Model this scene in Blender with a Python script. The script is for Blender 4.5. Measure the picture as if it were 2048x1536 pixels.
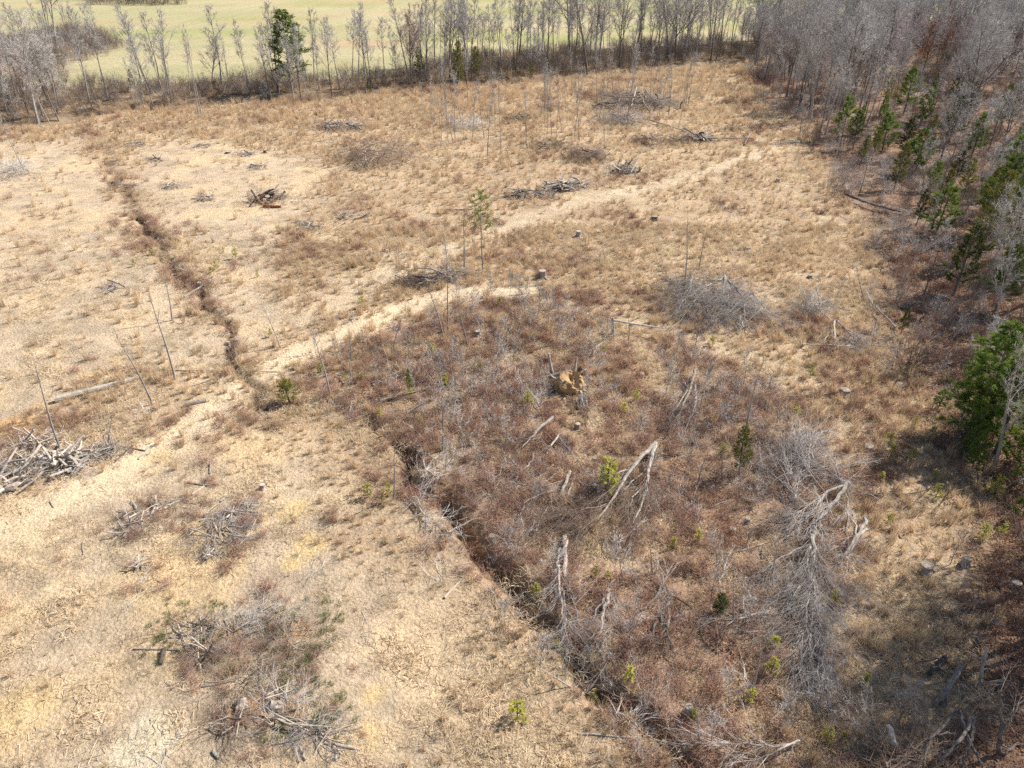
import bpy, math, random
import numpy as np
R = math.radians
rng = np.random.default_rng(7)
random.seed(7)
for o in list(bpy.data.objects): bpy.data.objects.remove(o)
SC = bpy.context.scene
COL = SC.collection

# ------------------------------------------------------------------ camera, sky, sun, exposure
CAM_H, PITCH, FPX = 30.0, R(32.0), 1422.0
cam = bpy.data.cameras.new('camera'); camo = bpy.data.objects.new('camera', cam); COL.objects.link(camo)
camo.location = (0, 0, CAM_H); camo.rotation_euler = (R(90) - PITCH, 0, 0)
cam.sensor_width = 36.0; cam.lens = 36.0 * FPX / 2048.0; cam.clip_start = 0.5; cam.clip_end = 9000
SC.camera = camo
SUN_EL, SUN_AZ = R(43.0), math.atan2(0.45, 0.89)          # azimuth measured from +X towards +Y
sdir = (math.cos(SUN_EL) * math.cos(SUN_AZ), math.cos(SUN_EL) * math.sin(SUN_AZ), math.sin(SUN_EL))
W = bpy.data.worlds.new("World"); SC.world = W; W.use_nodes = True
nt = W.node_tree; bg = nt.nodes['Background']
sky = nt.nodes.new('ShaderNodeTexSky'); sky.sky_type = 'NISHITA'; sky.sun_disc = False
sky.sun_elevation = SUN_EL; sky.sun_rotation = math.pi / 2 - SUN_AZ
sky.air_density = 1.0; sky.dust_density = 1.2; sky.ozone_density = 1.0
nt.links.new(sky.outputs[0], bg.inputs[0]); bg.inputs[1].default_value = 0.072
sl = bpy.data.lights.new('sun', 'SUN'); sl.energy = 5.0; sl.angle = R(0.55); sl.color = (1.0, 0.935, 0.84)
so = bpy.data.objects.new('sun', sl); COL.objects.link(so)
from mathutils import Vector, Matrix, Euler
so.rotation_euler = Vector(sdir).to_track_quat('Z', 'Y').to_euler(); so.location = (60, 40, 60)
SC.view_settings.view_transform = 'Standard'; SC.view_settings.look = 'None'
SC.view_settings.gamma = 1.0; SC.view_settings.use_curve_mapping = False
SC.view_settings.exposure = 0.68
SC.render.engine = 'CYCLES'
SC.cycles.use_denoising = False
SC.cycles.max_bounces = 4; SC.cycles.diffuse_bounces = 2; SC.cycles.glossy_bounces = 1
SC.cycles.transmission_bounces = 2; SC.cycles.volume_bounces = 0; SC.cycles.transparent_max_bounces = 4

# ------------------------------------------------------------------ helpers: projection, noise, polygons
cP, sP = math.cos(PITCH), math.sin(PITCH)
def P(u, v, z=0.0):
    """point of the ground seen at photo pixel (u, v)"""
    a, b = (u - 1024) / FPX, -(v - 768) / FPX
    dx, dy, dz = a, b * sP + cP, b * cP - sP
    t = (CAM_H - z) / max(-dz, 1e-3)
    return np.array([dx * t, dy * t])
def PP(pts): return np.array([P(*p) for p in pts])
def proj(x, y, z=0.0):
    X = np.asarray(x, float); Y = np.asarray(y, float); Zr = np.asarray(z, float) - CAM_H
    d = Y * cP - Zr * sP; d = np.where(d < 0.5, 0.5, d); h = Y * sP + Zr * cP
    return 1024 + FPX * X / d, 768 - FPX * h / d
_T = rng.random((8, 256, 256))
def vn(x, y, s=0):
    x = np.asarray(x, float); y = np.asarray(y, float)
    xi = np.floor(x).astype(int); yi = np.floor(y).astype(int); fx = x - xi; fy = y - yi
    fx = fx * fx * (3 - 2 * fx); fy = fy * fy * (3 - 2 * fy); T = _T[s % 8]
    a, b, c, d = T[xi & 255, yi & 255], T[(xi + 1) & 255, yi & 255], T[xi & 255, (yi + 1) & 255], T[(xi + 1) & 255, (yi + 1) & 255]
    return (a * (1 - fx) + b * fx) * (1 - fy) + (c * (1 - fx) + d * fx) * fy
def fbm(x, y, sc, s=0, o=4):
    v = 0; a = 0.5; tot = 0
    for k in range(o):
        v = v + a * vn(x / sc + 17.3 * k, y / sc - 9.1 * k, s + k); tot += a; a *= 0.5; sc *= 0.5
    return v / tot
def sst(a, b, x):
    t = np.clip((x - a) / (b - a), 0, 1); return t * t * (3 - 2 * t)
def polydist(pts, x, y, closed=False):
    n = len(pts); best = np.full(np.shape(x), 1e9); inside = np.zeros(np.shape(x), bool)
    for i in range(n if closed else n - 1):
        a = pts[i]; b = pts[(i + 1) % n]; d = b - a; L = d @ d + 1e-9
        t = np.clip(((x - a[0]) * d[0] + (y - a[1]) * d[1]) / L, 0, 1)
        best = np.minimum(best, np.hypot(x - a[0] - t * d[0], y - a[1] - t * d[1]))
        if closed:
            c = (a[1] > y) != (b[1] > y)
            inside ^= c & (x < (b[0] - a[0]) * (y - a[1]) / (b[1] - a[1] + 1e-12) + a[0])
    return np.where(inside, -best, best) if closed else best
def poly_t(pts, x, y):
    """distance and arc position of the nearest point of a polyline"""
    best = np.full(np.shape(x), 1e9); arc = np.zeros(np.shape(x)); s0 = 0
    for i in range(len(pts) - 1):
        a = pts[i]; d = pts[i + 1] - a; L = math.hypot(*d) + 1e-9
        t = np.clip(((x - a[0]) * d[0] + (y - a[1]) * d[1]) / L / L, 0, 1)
        q = np.hypot(x - a[0] - t * d[0], y - a[1] - t * d[1]); m = q < best
        best = np.where(m, q, best); arc = np.where(m, s0 + t * L, arc); s0 += L
    return best, arc
def chaikin(pts, n=2):
    pts = np.array(pts, float)
    for _ in range(n):
        q = [pts[0]]
        for a, b in zip(pts[:-1], pts[1:]): q += [a * .75 + b * .25, a * .25 + b * .75]
        pts = np.array(q + [pts[-1]])
    return pts
def mask(poly, x, y, soft, amp, sc, s=0):
    d = polydist(poly, x, y, True) + amp * (fbm(x, y, sc, s) - 0.5) * 2
    return 1 - sst(-soft, soft, d)

# ------------------------------------------------------------------ layout lines (photo pixels laid on the ground)
DITCH1 = PP([(150,215),(178,262),(212,312),(240,372),(268,432),(300,470),(322,505),(345,548),(392,592),(420,618),(447,645)])
DITCH2 = PP([(447,645),(462,690),(480,735),(502,765),(540,797),(600,805),(680,803),(735,826),(765,868),(800,915),(835,955),(880,1000),
             (925,1045),(965,1088),(1000,1135),(1045,1180),(1090,1222),(1135,1275),(1175,1325),(1205,1375),(1240,1435),(1290,1482),(1350,1530),(1430,1600)])
CREEK = PP([(-700,300),(-300,268),(0,246),(120,240),(250,212),(330,215),(480,198),(640,192),(760,184),(900,170),(1060,158),(1190,147),(1350,134),(1480,120),(1560,114),(1800,108),(2400,104)])
BELT_FAR = PP([(-700,180),(-300,165),(0,172),(120,172),(300,168),(480,160),(640,158),(800,148),(900,122),(1060,106),(1200,98),(1400,88),(1560,74),(2400,40)])
BELT = np.vstack([CREEK, BELT_FAR[::-1]])
PAST = np.vstack([BELT_FAR, PP([(2400,-60),(-1500,-60)])])
FOREST = PP([(1480,112),(1500,150),(1545,215),(1610,262),(1655,330),(1700,405),(1765,470),(1785,560),(1800,640),(1790,720),(1870,830),(1880,920),(1950,1000),(1985,1080),
             (1990,1150),(1940,1240),(1860,1340),(1760,1420),(1690,1536),(1680,1900),(3200,2000),(3600,1000),(3600,40),(1560,40)])
BRAM = PP([(560,745),(700,690),(800,650),(930,610),(1060,590),(1180,605),(1320,655),(1430,690),(1540,745),(1600,830),(1560,860),(1680,950),(1740,1050),(1700,1200),(1690,1350),
           (1600,1536),(1330,1536),(1230,1400),(1160,1290),(1060,1180),(960,1080),(840,950),(760,850),(640,800)])
BARE = PP([(-900,300),(0,285),(170,290),(235,400),(330,560),(440,650),(440,720),(120,800),(-200,900),(-900,1000)])
BARE2 = PP([(-900,1000),(0,1000),(200,960),(330,900),(440,850),(540,880),(640,960),(730,1060),(810,1180),(870,1330),(910,1536),(920,2200),(-900,2200)])
BARE3 = PP([(235,300),(420,270),(640,310),(650,420),(560,500),(500,600),(620,640),(480,680),(430,560),(300,420)])
TRACK1 = chaikin(PP([(-500,1500),(-100,1120),(160,985),(300,900),(400,840),(480,785),(560,730),(640,685),(740,640),(850,600),(960,580),(1060,580)]))
TRACK2 = chaikin(PP([(640,620),(760,560),(880,505),(1000,455),(1130,410),(1260,385),(1390,350),(1500,310),(1600,285)]))
TRACK3 = chaikin(PP([(1060,590),(1200,620),(1330,660),(1450,700),(1560,735),(1640,770)]))
SCRUB = PP([(-400,120),(-50,120),(60,150),(95,152),(140,140),(232,95),(210,66),(140,60),(60,80),(-400,90)])

def terrain(x, y):
    x = np.asarray(x, float); y = np.asarray(y, float)
    near = 1 - sst(150, 260, y)
    z = (fbm(x, y, 14, 1, 3) - .5) * .7 + (fbm(x, y, 1.6, 3, 3) - .5) * .22 * near
    z = z + sst(240, 500, y) * ((fbm(x, y, 160, 5, 2) - .5) * 3.0)
    wob = (fbm(x, y, 3.0, 2, 3) - .5)
    wx = (vn(x / 4.5, y / 4.5, 5) - .5) * 1.7 + wob * 1.5; wy = (vn(x / 4.5 + 50, y / 4.5, 6) - .5) * 1.7 + wob * 1.5
    d, s = poly_t(DITCH2, x + wx, y + wy)
    w = 0.30 + .28 * sst(14, 40, s) + .55 * (fbm(x, y, 4, 4, 2) - .5)
    dep = (0.40 + 0.65 * sst(15, 38, s)) * (.5 + .7 * sst(.3, .5, fbm(x, y, 4, 2, 2)))
    z = z - dep * np.exp(-np.power(d / w, 3.0))
    d1, s1 = poly_t(DITCH1, x + wx * .9, y + wy * .9)
    z = z - (0.35 + .6 * sst(40, 85, s1)) * sst(.16, .38, fbm(x, y, 5, 3, 2)) * np.exp(-np.power(d1 / (0.30 + .45 * fbm(x, y, 5, 6, 2)), 3.0))
    dc = polydist(CREEK, x + wob * 5, y + wob * 5)
    z = z - 1.7 * np.exp(-np.power(dc / 3.0, 4.0))
    return z
def Z1(p): return float(terrain(np.array([p[0]]), np.array([p[1]]))[0])
def G(u, v, dz=0.0):
    p = P(u, v); return Vector((p[0], p[1], Z1(p) + dz))

def zones(x, y):
    z = {}
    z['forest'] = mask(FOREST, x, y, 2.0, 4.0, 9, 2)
    z['bram'] = mask(BRAM, x, y, 2.0, 3.5, 7, 3) * sst(.30, .55, fbm(x, y, 6, 6, 4) + .08)
    z['bare'] = np.maximum.reduce([mask(BARE, x, y, 2.5, 5, 11, 1), mask(BARE2, x, y, 3.0, 4.0, 5, 4), mask(BARE3, x, y, 3, 6, 12, 5)])
    z['past'] = mask(PAST, x, y, 2.0, 3.0, 14, 3)
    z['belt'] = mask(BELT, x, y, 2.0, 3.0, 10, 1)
    z['scrub'] = mask(SCRUB, x, y, 4.0, 6.0, 20, 1)
    wb = (fbm(x, y, 5, 6, 3) - .5) * 2.4
    t1 = polydist(TRACK1, x + wb, y + wb); t2 = polydist(TRACK2, x + wb, y + wb); t3 = polydist(TRACK3, x + wb * .5, y + wb * .5)
    z['track'] = np.maximum.reduce([1 - sst(.5, 2.3, t1), .85 * (1 - sst(.6, 3.2, t2)), .6 * (1 - sst(.2, 1.2, t3))])
    z['t1'] = t1; z['t2'] = t2; z['t3'] = t3
    wob = fbm(x, y, 3.0, 2, 3) - .5; wx = (vn(x / 4.5, y / 4.5, 5) - .5) * 1.7 + wob * 1.5; wy = (vn(x / 4.5 + 50, y / 4.5, 6) - .5) * 1.7 + wob * 1.5
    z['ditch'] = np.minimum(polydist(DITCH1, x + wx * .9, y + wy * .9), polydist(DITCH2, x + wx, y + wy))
    z['creek'] = polydist(CREEK, x, y)
    return z

# ------------------------------------------------------------------ materials
MATS = {}
def mat(name, col, rough=0.9, var=0.25, nscale=6.0, col2=None, transl=0.0, attr=None, rnd=0.25, bump=0.0, stretch=None):
    m = bpy.data.materials.new(name); m.use_nodes = True; t = m.node_tree; N = t.nodes; L = t.links
    bs = N['Principled BSDF']; bs.inputs['Roughness'].default_value = rough
    bs.inputs['Specular IOR Level'].default_value = 0.12
    tc = N.new('ShaderNodeTexCoord'); no = N.new('ShaderNodeTexNoise'); no.inputs['Scale'].default_value = nscale
    no.inputs['Detail'].default_value = 5
    src = tc.outputs['Object']
    if stretch:
        mp = N.new('ShaderNodeMapping'); mp.inputs['Scale'].default_value = stretch; L.new(src, mp.inputs[0]); src = mp.outputs[0]
    L.new(src, no.inputs['Vector'])
    mx = N.new('ShaderNodeMix'); mx.data_type = 'RGBA'
    c2 = col2 or tuple(c * (1 - var) for c in col)
    ramp = N.new('ShaderNodeMapRange'); ramp.inputs[1].default_value = .32; ramp.inputs[2].default_value = .68
    L.new(no.outputs[0], ramp.inputs[0]); L.new(ramp.outputs[0], mx.inputs[0])
    mx.inputs[6].default_value = (*c2, 1); mx.inputs[7].default_value = (*col, 1)
    oi = N.new('ShaderNodeObjectInfo'); mr = N.new('ShaderNodeMapRange')
    mr.inputs[3].default_value = 1 - rnd; mr.inputs[4].default_value = 1 + rnd; L.new(oi.outputs['Random'], mr.inputs[0])
    mul = N.new('ShaderNodeMix'); mul.data_type = 'RGBA'; mul.blend_type = 'MULTIPLY'; mul.inputs[0].default_value = 1
    L.new(mx.outputs[2], mul.inputs[6]); L.new(mr.outputs[0], mul.inputs[7])
    L.new(mul.outputs[2], bs.inputs['Base Color'])
    if bump:
        bn = N.new('ShaderNodeBump'); bn.inputs['Strength'].default_value = bump; bn.inputs['Distance'].default_value = .03
        L.new(no.outputs[0], bn.inputs['Height']); L.new(bn.outputs[0], bs.inputs['Normal'])
    if transl:
        tr = N.new('ShaderNodeBsdfTranslucent'); L.new(mul.outputs[2], tr.inputs[0])
        ms = N.new('ShaderNodeMixShader'); ms.inputs[0].default_value = transl
        L.new(bs.outputs[0], ms.inputs[1]); L.new(tr.outputs[0], ms.inputs[2]); L.new(ms.outputs[0], N['Material Output'].inputs[0])
    MATS[name] = m; return m
mat('bark_grey', (.46,.42,.385), var=.45, nscale=9, bump=.6, stretch=(1,1,.25))
mat('bark_dark', (.25,.215,.19), var=.5, nscale=9, bump=.6, stretch=(1,1,.25))
mat('log_white', (.66,.60,.51), var=.4, nscale=3, bump=.4, stretch=(1,1,.3))
mat('bark_pale', (.48,.435,.385), var=.5, nscale=3, bump=.3, stretch=(1,1,.3))
mat('wood_bleached', (.62,.53,.43), col2=(.40,.34,.29), nscale=5, bump=.5)
mat('wood_grey', (.47,.41,.35), col2=(.25,.21,.18), nscale=5, bump=.5)
mat('wood_dark', (.15,.125,.11), col2=(.07,.06,.055), nscale=5, bump=.5)
mat('wood_red', (.42,.17,.06), col2=(.28,.11,.05), nscale=5, bump=.5)
mat('cut_face', (.48,.42,.34), col2=(.30,.26,.22), nscale=12)
mat('twig_grey', (.47,.43,.405), var=.2, nscale=1.0, rnd=.2)
mat('twig_lilac', (.60,.575,.55), var=.2, nscale=1.0, rnd=.2)
mat('twig_brown', (.36,.28,.225), var=.3, nscale=1.5)
mat('twig_red', (.52,.385,.37), var=.2, nscale=1.0)
mat('twig_pale', (.62,.575,.535), var=.2, nscale=1.0)
mat('rust_leaf', (.36,.15,.075), var=.35, nscale=3, transl=.35)
mat('straw', (.72,.565,.385), col2=(.57,.42,.27), nscale=1.2, transl=.35, rnd=.22)
mat('straw_pale', (.76,.63,.45), col2=(.62,.50,.345), nscale=1.2, transl=.35, rnd=.22)
mat('straw_grey', (.57,.475,.35), col2=(.43,.35,.265), nscale=1.2, transl=.3, rnd=.25)
mat('cane', (.43,.27,.21), col2=(.29,.18,.14), nscale=2, rnd=.3)
mat('cane_leaf', (.44,.235,.14), col2=(.30,.15,.095), nscale=3, transl=.3, rnd=.3)
mat('dead_leaf', (.45,.29,.195), col2=(.29,.175,.115), nscale=3, transl=.2, rnd=.35)
mat('pine_light', (.47,.48,.17), col2=(.33,.37,.11), nscale=1.4, transl=.35, rnd=.15)
mat('pine_needle', (.27,.36,.075), col2=(.15,.225,.045), nscale=1.4, transl=.25, rnd=.2)
mat('cedar_leaf', (.14,.16,.045), col2=(.075,.10,.03), nscale=1.4, transl=.2, rnd=.2)
mat('olive_leaf', (.34,.32,.075), col2=(.19,.20,.05), nscale=1.4, transl=.25, rnd=.2)
mat('seedling_leaf', (.68,.64,.15), col2=(.50,.50,.11), nscale=2, transl=.45, rnd=.25)
mat('green_blade', (.22,.27,.08), col2=(.15,.20,.05), nscale=2, transl=.35, rnd=.25)
mat('clay', (.60,.40,.20), col2=(.42,.25,.12), nscale=2.5, bump=.5)
mat('dirt_dark', (.16,.11,.08), col2=(.10,.07,.05), nscale=4, bump=.5)
mat('stone_grey', (.42,.40,.38), col2=(.25,.24,.23), nscale=4, bump=.5)
def water_mat():
    m = bpy.data.materials.new('water'); m.use_nodes = True; b = m.node_tree.nodes['Principled BSDF']
    b.inputs['Base Color'].default_value = (.035,.035,.03,1); b.inputs['Roughness'].default_value = .06
    n = m.node_tree.nodes.new('ShaderNodeTexNoise'); n.inputs['Scale'].default_value = 3
    bp = m.node_tree.nodes.new('ShaderNodeBump'); bp.inputs['Strength'].default_value = .05
    m.node_tree.links.new(n.outputs[0], bp.inputs['Height']); m.node_tree.links.new(bp.outputs[0], b.inputs['Normal'])
    MATS['water'] = m
water_mat()

# ------------------------------------------------------------------ mesh building
def mk_mesh(name, V, F, mats, midx=None, smooth=False):
    """V (n,3); F list of int arrays (m,k)"""
    me = bpy.data.meshes.new(name); V = np.asarray(V, np.float32)
    F = [np.asarray(f, np.int32) for f in F if len(f)]
    loops = np.concatenate([f.ravel() for f in F]) if F else np.zeros(0, np.int32)
    tot = np.concatenate([np.full(len(f), f.shape[1], np.int32) for f in F]) if F else np.zeros(0, np.int32)
    st = np.concatenate([[0], np.cumsum(tot)[:-1]]).astype(np.int32)
    me.vertices.add(len(V)); me.vertices.foreach_set('co', V.ravel())
    me.loops.add(len(loops)); me.loops.foreach_set('vertex_index', loops)
    me.polygons.add(len(tot)); me.polygons.foreach_set('loop_start', st); me.polygons.foreach_set('loop_total', tot)
    for m in ([mats] if isinstance(mats, str) else mats): me.materials.append(MATS[m])
    if midx is not None: me.polygons.foreach_set('material_index', np.asarray(midx, np.int32))
    me.polygons.foreach_set('use_smooth', np.full(len(tot), smooth))
    me.update(calc_edges=True); return me
def frames(D):
    D = D / (np.linalg.norm(D, axis=1, keepdims=True) + 1e-9)
    up = np.where(np.abs(D[:, 2:3]) < .9, np.array([[0, 0, 1.]]), np.array([[1., 0, 0]]))
    A = np.cross(D, up); A /= np.linalg.norm(A, axis=1, keepdims=True) + 1e-9
    return A, np.cross(D, A)
def tubes(segs, k=3):
    """segs (n,8): p0 p1 r0 r1 -> prisms"""
    S = np.asarray(segs, float).reshape(-1, 8); n = len(S)
    if n == 0: return np.zeros((0, 3)), np.zeros((0, 4), int)
    A, B = frames(S[:, 3:6] - S[:, :3]); an = np.arange(k) * 2 * math.pi / k
    off = A[:, None] * np.cos(an)[None, :, None] + B[:, None] * np.sin(an)[None, :, None]
    V = np.stack([S[:, None, :3] + off * S[:, None, 6:7], S[:, None, 3:6] + off * S[:, None, 7:8]], 1).reshape(-1, 3)
    b = (np.arange(n) * 2 * k)[:, None]; i = np.arange(k)[None]; j = (i + 1) % k
    F = np.stack([b + i, b + j, b + k + j, b + k + i], -1).reshape(-1, 4)
    return V, F
def polytube(pts, rads, k=8, wob=0.0, seed=0, caps=True):
    """one continuous tube; returns V, quads, cap faces"""
    r_ = np.random.default_rng(seed); pts = np.asarray(pts, float); n = len(pts)
    D = np.gradient(pts, axis=0); A, B = frames(D)
    for i in range(1, n):                                   # keep the frame from flipping
        A[i] = A[i - 1] - D[i] * (A[i - 1] @ D[i]) / (D[i] @ D[i] + 1e-9); A[i] /= np.linalg.norm(A[i]) + 1e-9
        B[i] = np.cross(D[i] / (np.linalg.norm(D[i]) + 1e-9), A[i])
    an = np.arange(k) * 2 * math.pi / k
    rr = np.asarray(rads, float)[:, None] * (1 + wob * (r_.random((n, k)) - .5) * 2)
    V = pts[:, None] + rr[..., None] * (A[:, None] * np.cos(an)[None, :, None] + B[:, None] * np.sin(an)[None, :, None])
    V = V.reshape(-1, 3)
    b = (np.arange(n - 1) * k)[:, None]; i = np.arange(k)[None]; j = (i + 1) % k
    Q = np.stack([b + i, b + j, b + k + j, b + k + i], -1).reshape(-1, 4)
    C = np.array([list(range(k))[::-1], [(n - 1) * k + q for q in range(k)]]) if caps else np.zeros((0, k), int)
    return V, Q, C
def linkobj(name, me, parent=None, loc=None, rot=None, sc=None):
    o = bpy.data.objects.new(name, me); COL.objects.link(o)
    if parent: o.parent = parent
    if loc is not None: o.location = loc
    if rot is not None: o.rotation_euler = rot
    if sc is not None: o.scale = sc if hasattr(sc, '__len__') else (sc,) * 3
    return o
def tag(o, label, cat, group=None, kind=None):
    if len(label.split()) > 16: label = label.replace(' in the right-hand wood', '').replace('with the arched branch', '').replace('slightly ', '').replace(' and ', ' ').replace('  ', ' ')
    if len(label.split()) > 16: label = label.replace(' the ', ' ')
    o['label'] = label; o['category'] = cat
    if group: o['group'] = group
    if kind: o['kind'] = kind
    return o
def empty(name, loc, label, cat, group=None, rz=0.0, sc=1.0, tilt=(0, 0)):
    o = bpy.data.objects.new(name, None); COL.objects.link(o); o.empty_display_size = .3
    o.location = loc; o.rotation_euler = (tilt[0], tilt[1], rz); o.scale = (sc,) * 3
    return tag(o, label, cat, group)
def struct(name, me, kind='structure'):
    o = linkobj(name, me); o['kind'] = kind; return o

# ------------------------------------------------------------------ labels that single things out, by what stands next to them
LANDMARKS = [((1140,768),'the orange clay root plate'),((1225,640),'the snapped post with the leaning trunk'),((1440,600),'the big grey limb heap'),((1310,890),'the forked fallen trunk'),
 ((545,400),'the dark rusty stump heap'),((1100,382),'the white split log heap'),((1250,342),'the spiky white log heap'),((1435,280),'the white log jam'),((680,252),'the long grey branch heap'),
 ((750,318),'the twiggy dome with the arched branch'),((965,540),'the lone green pine'),((850,560),'the dark low brush strip'),((130,930),'the bleached log heap'),((30,965),'the log heap at the left edge'),
 ((195,775),'the long pale log'),((530,1340),'the big grassy slash heap'),((430,1060),'the flat brown slash patch'),((235,580),'the small stick heap'),((1625,1200),'the long grey fan of slash'),((1600,930),'the pale tangle of twigs'),
 ((1680,685),'the slash at the wood edge'),((1965,760),'the bright green pines'),((1896,510),'the dark cedar'),((1477,880),'the small dark cedar'),((1130,1160),'the straight trunk lying across the ditch'),((740,826),'the bend of the ditch'),
 ((395,590),'the upper ditch'),((1000,1135),'the middle of the ditch'),((1240,1440),'the lower end of the ditch'),((1270,205),'the big far brush heap'),((1390,770),'the pair of grey fallen stems'),((1910,1400),'the dark dead limbs in the corner'),
 ((580,70),'the tall creekside pine'),((1215,1230),'the three-armed fallen limb'),((1325,1270),'the dark forked log'),((1850,1133),'the broad split stump'),((620,690),'the pale track'),((1105,835),'the small fallen crown'),((840,800),'the long leaning log')]
USED = set()
def where(u, v):
    ls = sorted(LANDMARKS, key=lambda L: math.hypot(L[0][0] - u, (L[0][1] - v) * 1.3))
    def rel(L):
        dx, dy = u - L[0][0], v - L[0][1]; d = math.hypot(dx, dy)
        if abs(dx) > 1.8 * abs(dy): w = 'right of' if dx > 0 else 'left of'
        elif abs(dy) > 1.8 * abs(dx): w = 'in front of' if dy > 0 else 'behind'
        else: w = ('front ' if dy > 0 else 'back ') + ('right of' if dx > 0 else 'left of')
        n = 'close ' if d < 70 else ('' if d < 180 else 'well ')
        w = w.replace('front right of', 'front right of').replace('back right of', 'back right of')
        return n + w + ' ' + L[1]
    return [rel(ls[0]), rel(ls[1])] + [rel(ls[2])]
def ulabel(desc, u, v):
    for w in where(u, v):
        s = desc + ' ' + w
        if s not in USED and len(s.split()) <= 16: USED.add(s); return s
    for i_, j_ in ((0, 1), (0, 2), (1, 2)):
        ls = sorted(LANDMARKS, key=lambda L: math.hypot(L[0][0] - u, (L[0][1] - v) * 1.3)); s = desc + ' between ' + ls[i_][1] + ' and ' + ls[j_][1]
        if s not in USED and len(s.split()) <= 18: USED.add(s); return s
    return desc + ' among several ' + where(u, v)[0]
    for e in ('slightly taller ', 'slightly smaller ', 'slimmer ', 'second '):
        s = e + desc + ' ' + where(u, v)[0]
        if s not in USED: USED.add(s); return s
    return s

# ================================================================== GROUND
def graded(a0, a1, step, outer, ostep, grow, lim0, lim1):
    c = list(np.arange(a0, a1, step)); v = a1
    while v < outer[1]: c.append(v); v += ostep
    s = ostep
    while v < lim1: c.append(v); s *= grow; v += s
    c.append(lim1); lo = []; v = a0 - step
    while v > outer[0]: lo.append(v); v -= ostep
    s = ostep
    while v > lim0: lo.append(v); s *= grow; v -= s
    lo.append(lim0); return np.array(lo[::-1] + c)
gx = graded(-48, 62, .40, (-140, 170), .95, 1.16, -3500, 3500)
gy = graded(13, 90, .36, (13, 245), .80, 1.14, -300, 5000)
GX, GY = np.meshgrid(gx, gy); fx, fy = GX.ravel(), GY.ravel()
gz = terrain(fx, fy); zn = zones(fx, fy)
def lerp(c, d, m): return c + (np.asarray(d, float) - c) * m[:, None]
n1 = fbm(fx, fy, 7, 0, 4); n2 = fbm(fx, fy, 1.5, 2, 3); n3 = fbm(fx, fy, 25, 4, 3); n4 = fbm(fx + 40, fy * 1.6, 3.2, 6, 4)
C = np.tile(np.array([.54, .405, .27]), (len(fx), 1))                     # dry thatch
C = lerp(C, (.41, .29, .19), sst(.46, .64, n1) * .7)
C = lerp(C, (.56, .45, .30), sst(.50, .66, n4) * .6)
C = lerp(C, (.60, .475, .335), zn['bare'] * .9)                           # pale bare soil
C = lerp(C, (.47, .375, .27), zn['bare'] * sst(.46, .62, n4) * .75)
C = lerp(C, (.67, .51, .325), zn['bare'] * sst(.53, .66, fbm(fx, fy, 5, 5, 4)) * .75)
low = mask(BARE2, fx, fy, 2, 3, 5, 4)
C = lerp(C, (.69, .515, .30), low * sst(.40, .62, fbm(fx, fy, 6, 1, 4)) * (1 - sst(-12, 4, fx)) * .85)
C = lerp(C, (.37, .25, .175), zn['bram'] * .75)
C = lerp(C, (.68, .56, .40), zn['track'] * (.35 + .5 * n1))
rut = np.maximum(np.exp(-((zn['t1'] - .8) / .28) ** 2), 0.8 * np.exp(-((zn['t3'] - .75) / .25) ** 2)); C = lerp(C, (.74, .60, .43), rut * sst(.3, .5, n2) * .8)
C = lerp(C, (.78, .62, .42), np.clip(1.25 - zn['t1'] / 2.2, 0, 1) * sst(-4, -14, fx) * .9)
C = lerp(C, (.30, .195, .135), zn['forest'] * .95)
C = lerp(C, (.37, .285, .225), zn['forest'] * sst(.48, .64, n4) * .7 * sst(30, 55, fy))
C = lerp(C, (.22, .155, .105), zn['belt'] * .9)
past = lerp(np.tile(np.array([.42, .39, .225]), (len(fx), 1)), (.49, .43, .265), sst(.42, .62, fbm(fx * .45, fy, 26, 3, 4)))
past = lerp(past, (.35, .36, .15), sst(.5, .66, fbm(fx * .4, fy, 40, 6, 3)) * .8)
past = lerp(past, (.50, .36, .22), sst(.60, .72, fbm(fx * .35, fy * .9, 18, 1, 4)) * .6)
C = C + (past - C) * zn['past'][:, None]
C = lerp(C, (.33, .25, .18), zn['scrub'] * .8)
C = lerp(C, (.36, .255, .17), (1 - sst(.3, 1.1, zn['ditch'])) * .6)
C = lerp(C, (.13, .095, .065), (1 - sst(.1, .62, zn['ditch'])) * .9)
C = lerp(C, (.60, .35, .15), (1 - sst(.1, .8, polydist(PP([(920,1040),(960,1090)]), fx, fy))) * .7)
C = lerp(C, (.55, .44, .30), (1 - sst(1.5, 5, zn['creek'])) * sst(.5, .6, fbm(fx, fy, 12, 3, 2)) * .9)
C = lerp(C, (.14, .10, .075), (1 - sst(1.2, 3.2, zn['creek'])) * .7)
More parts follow.
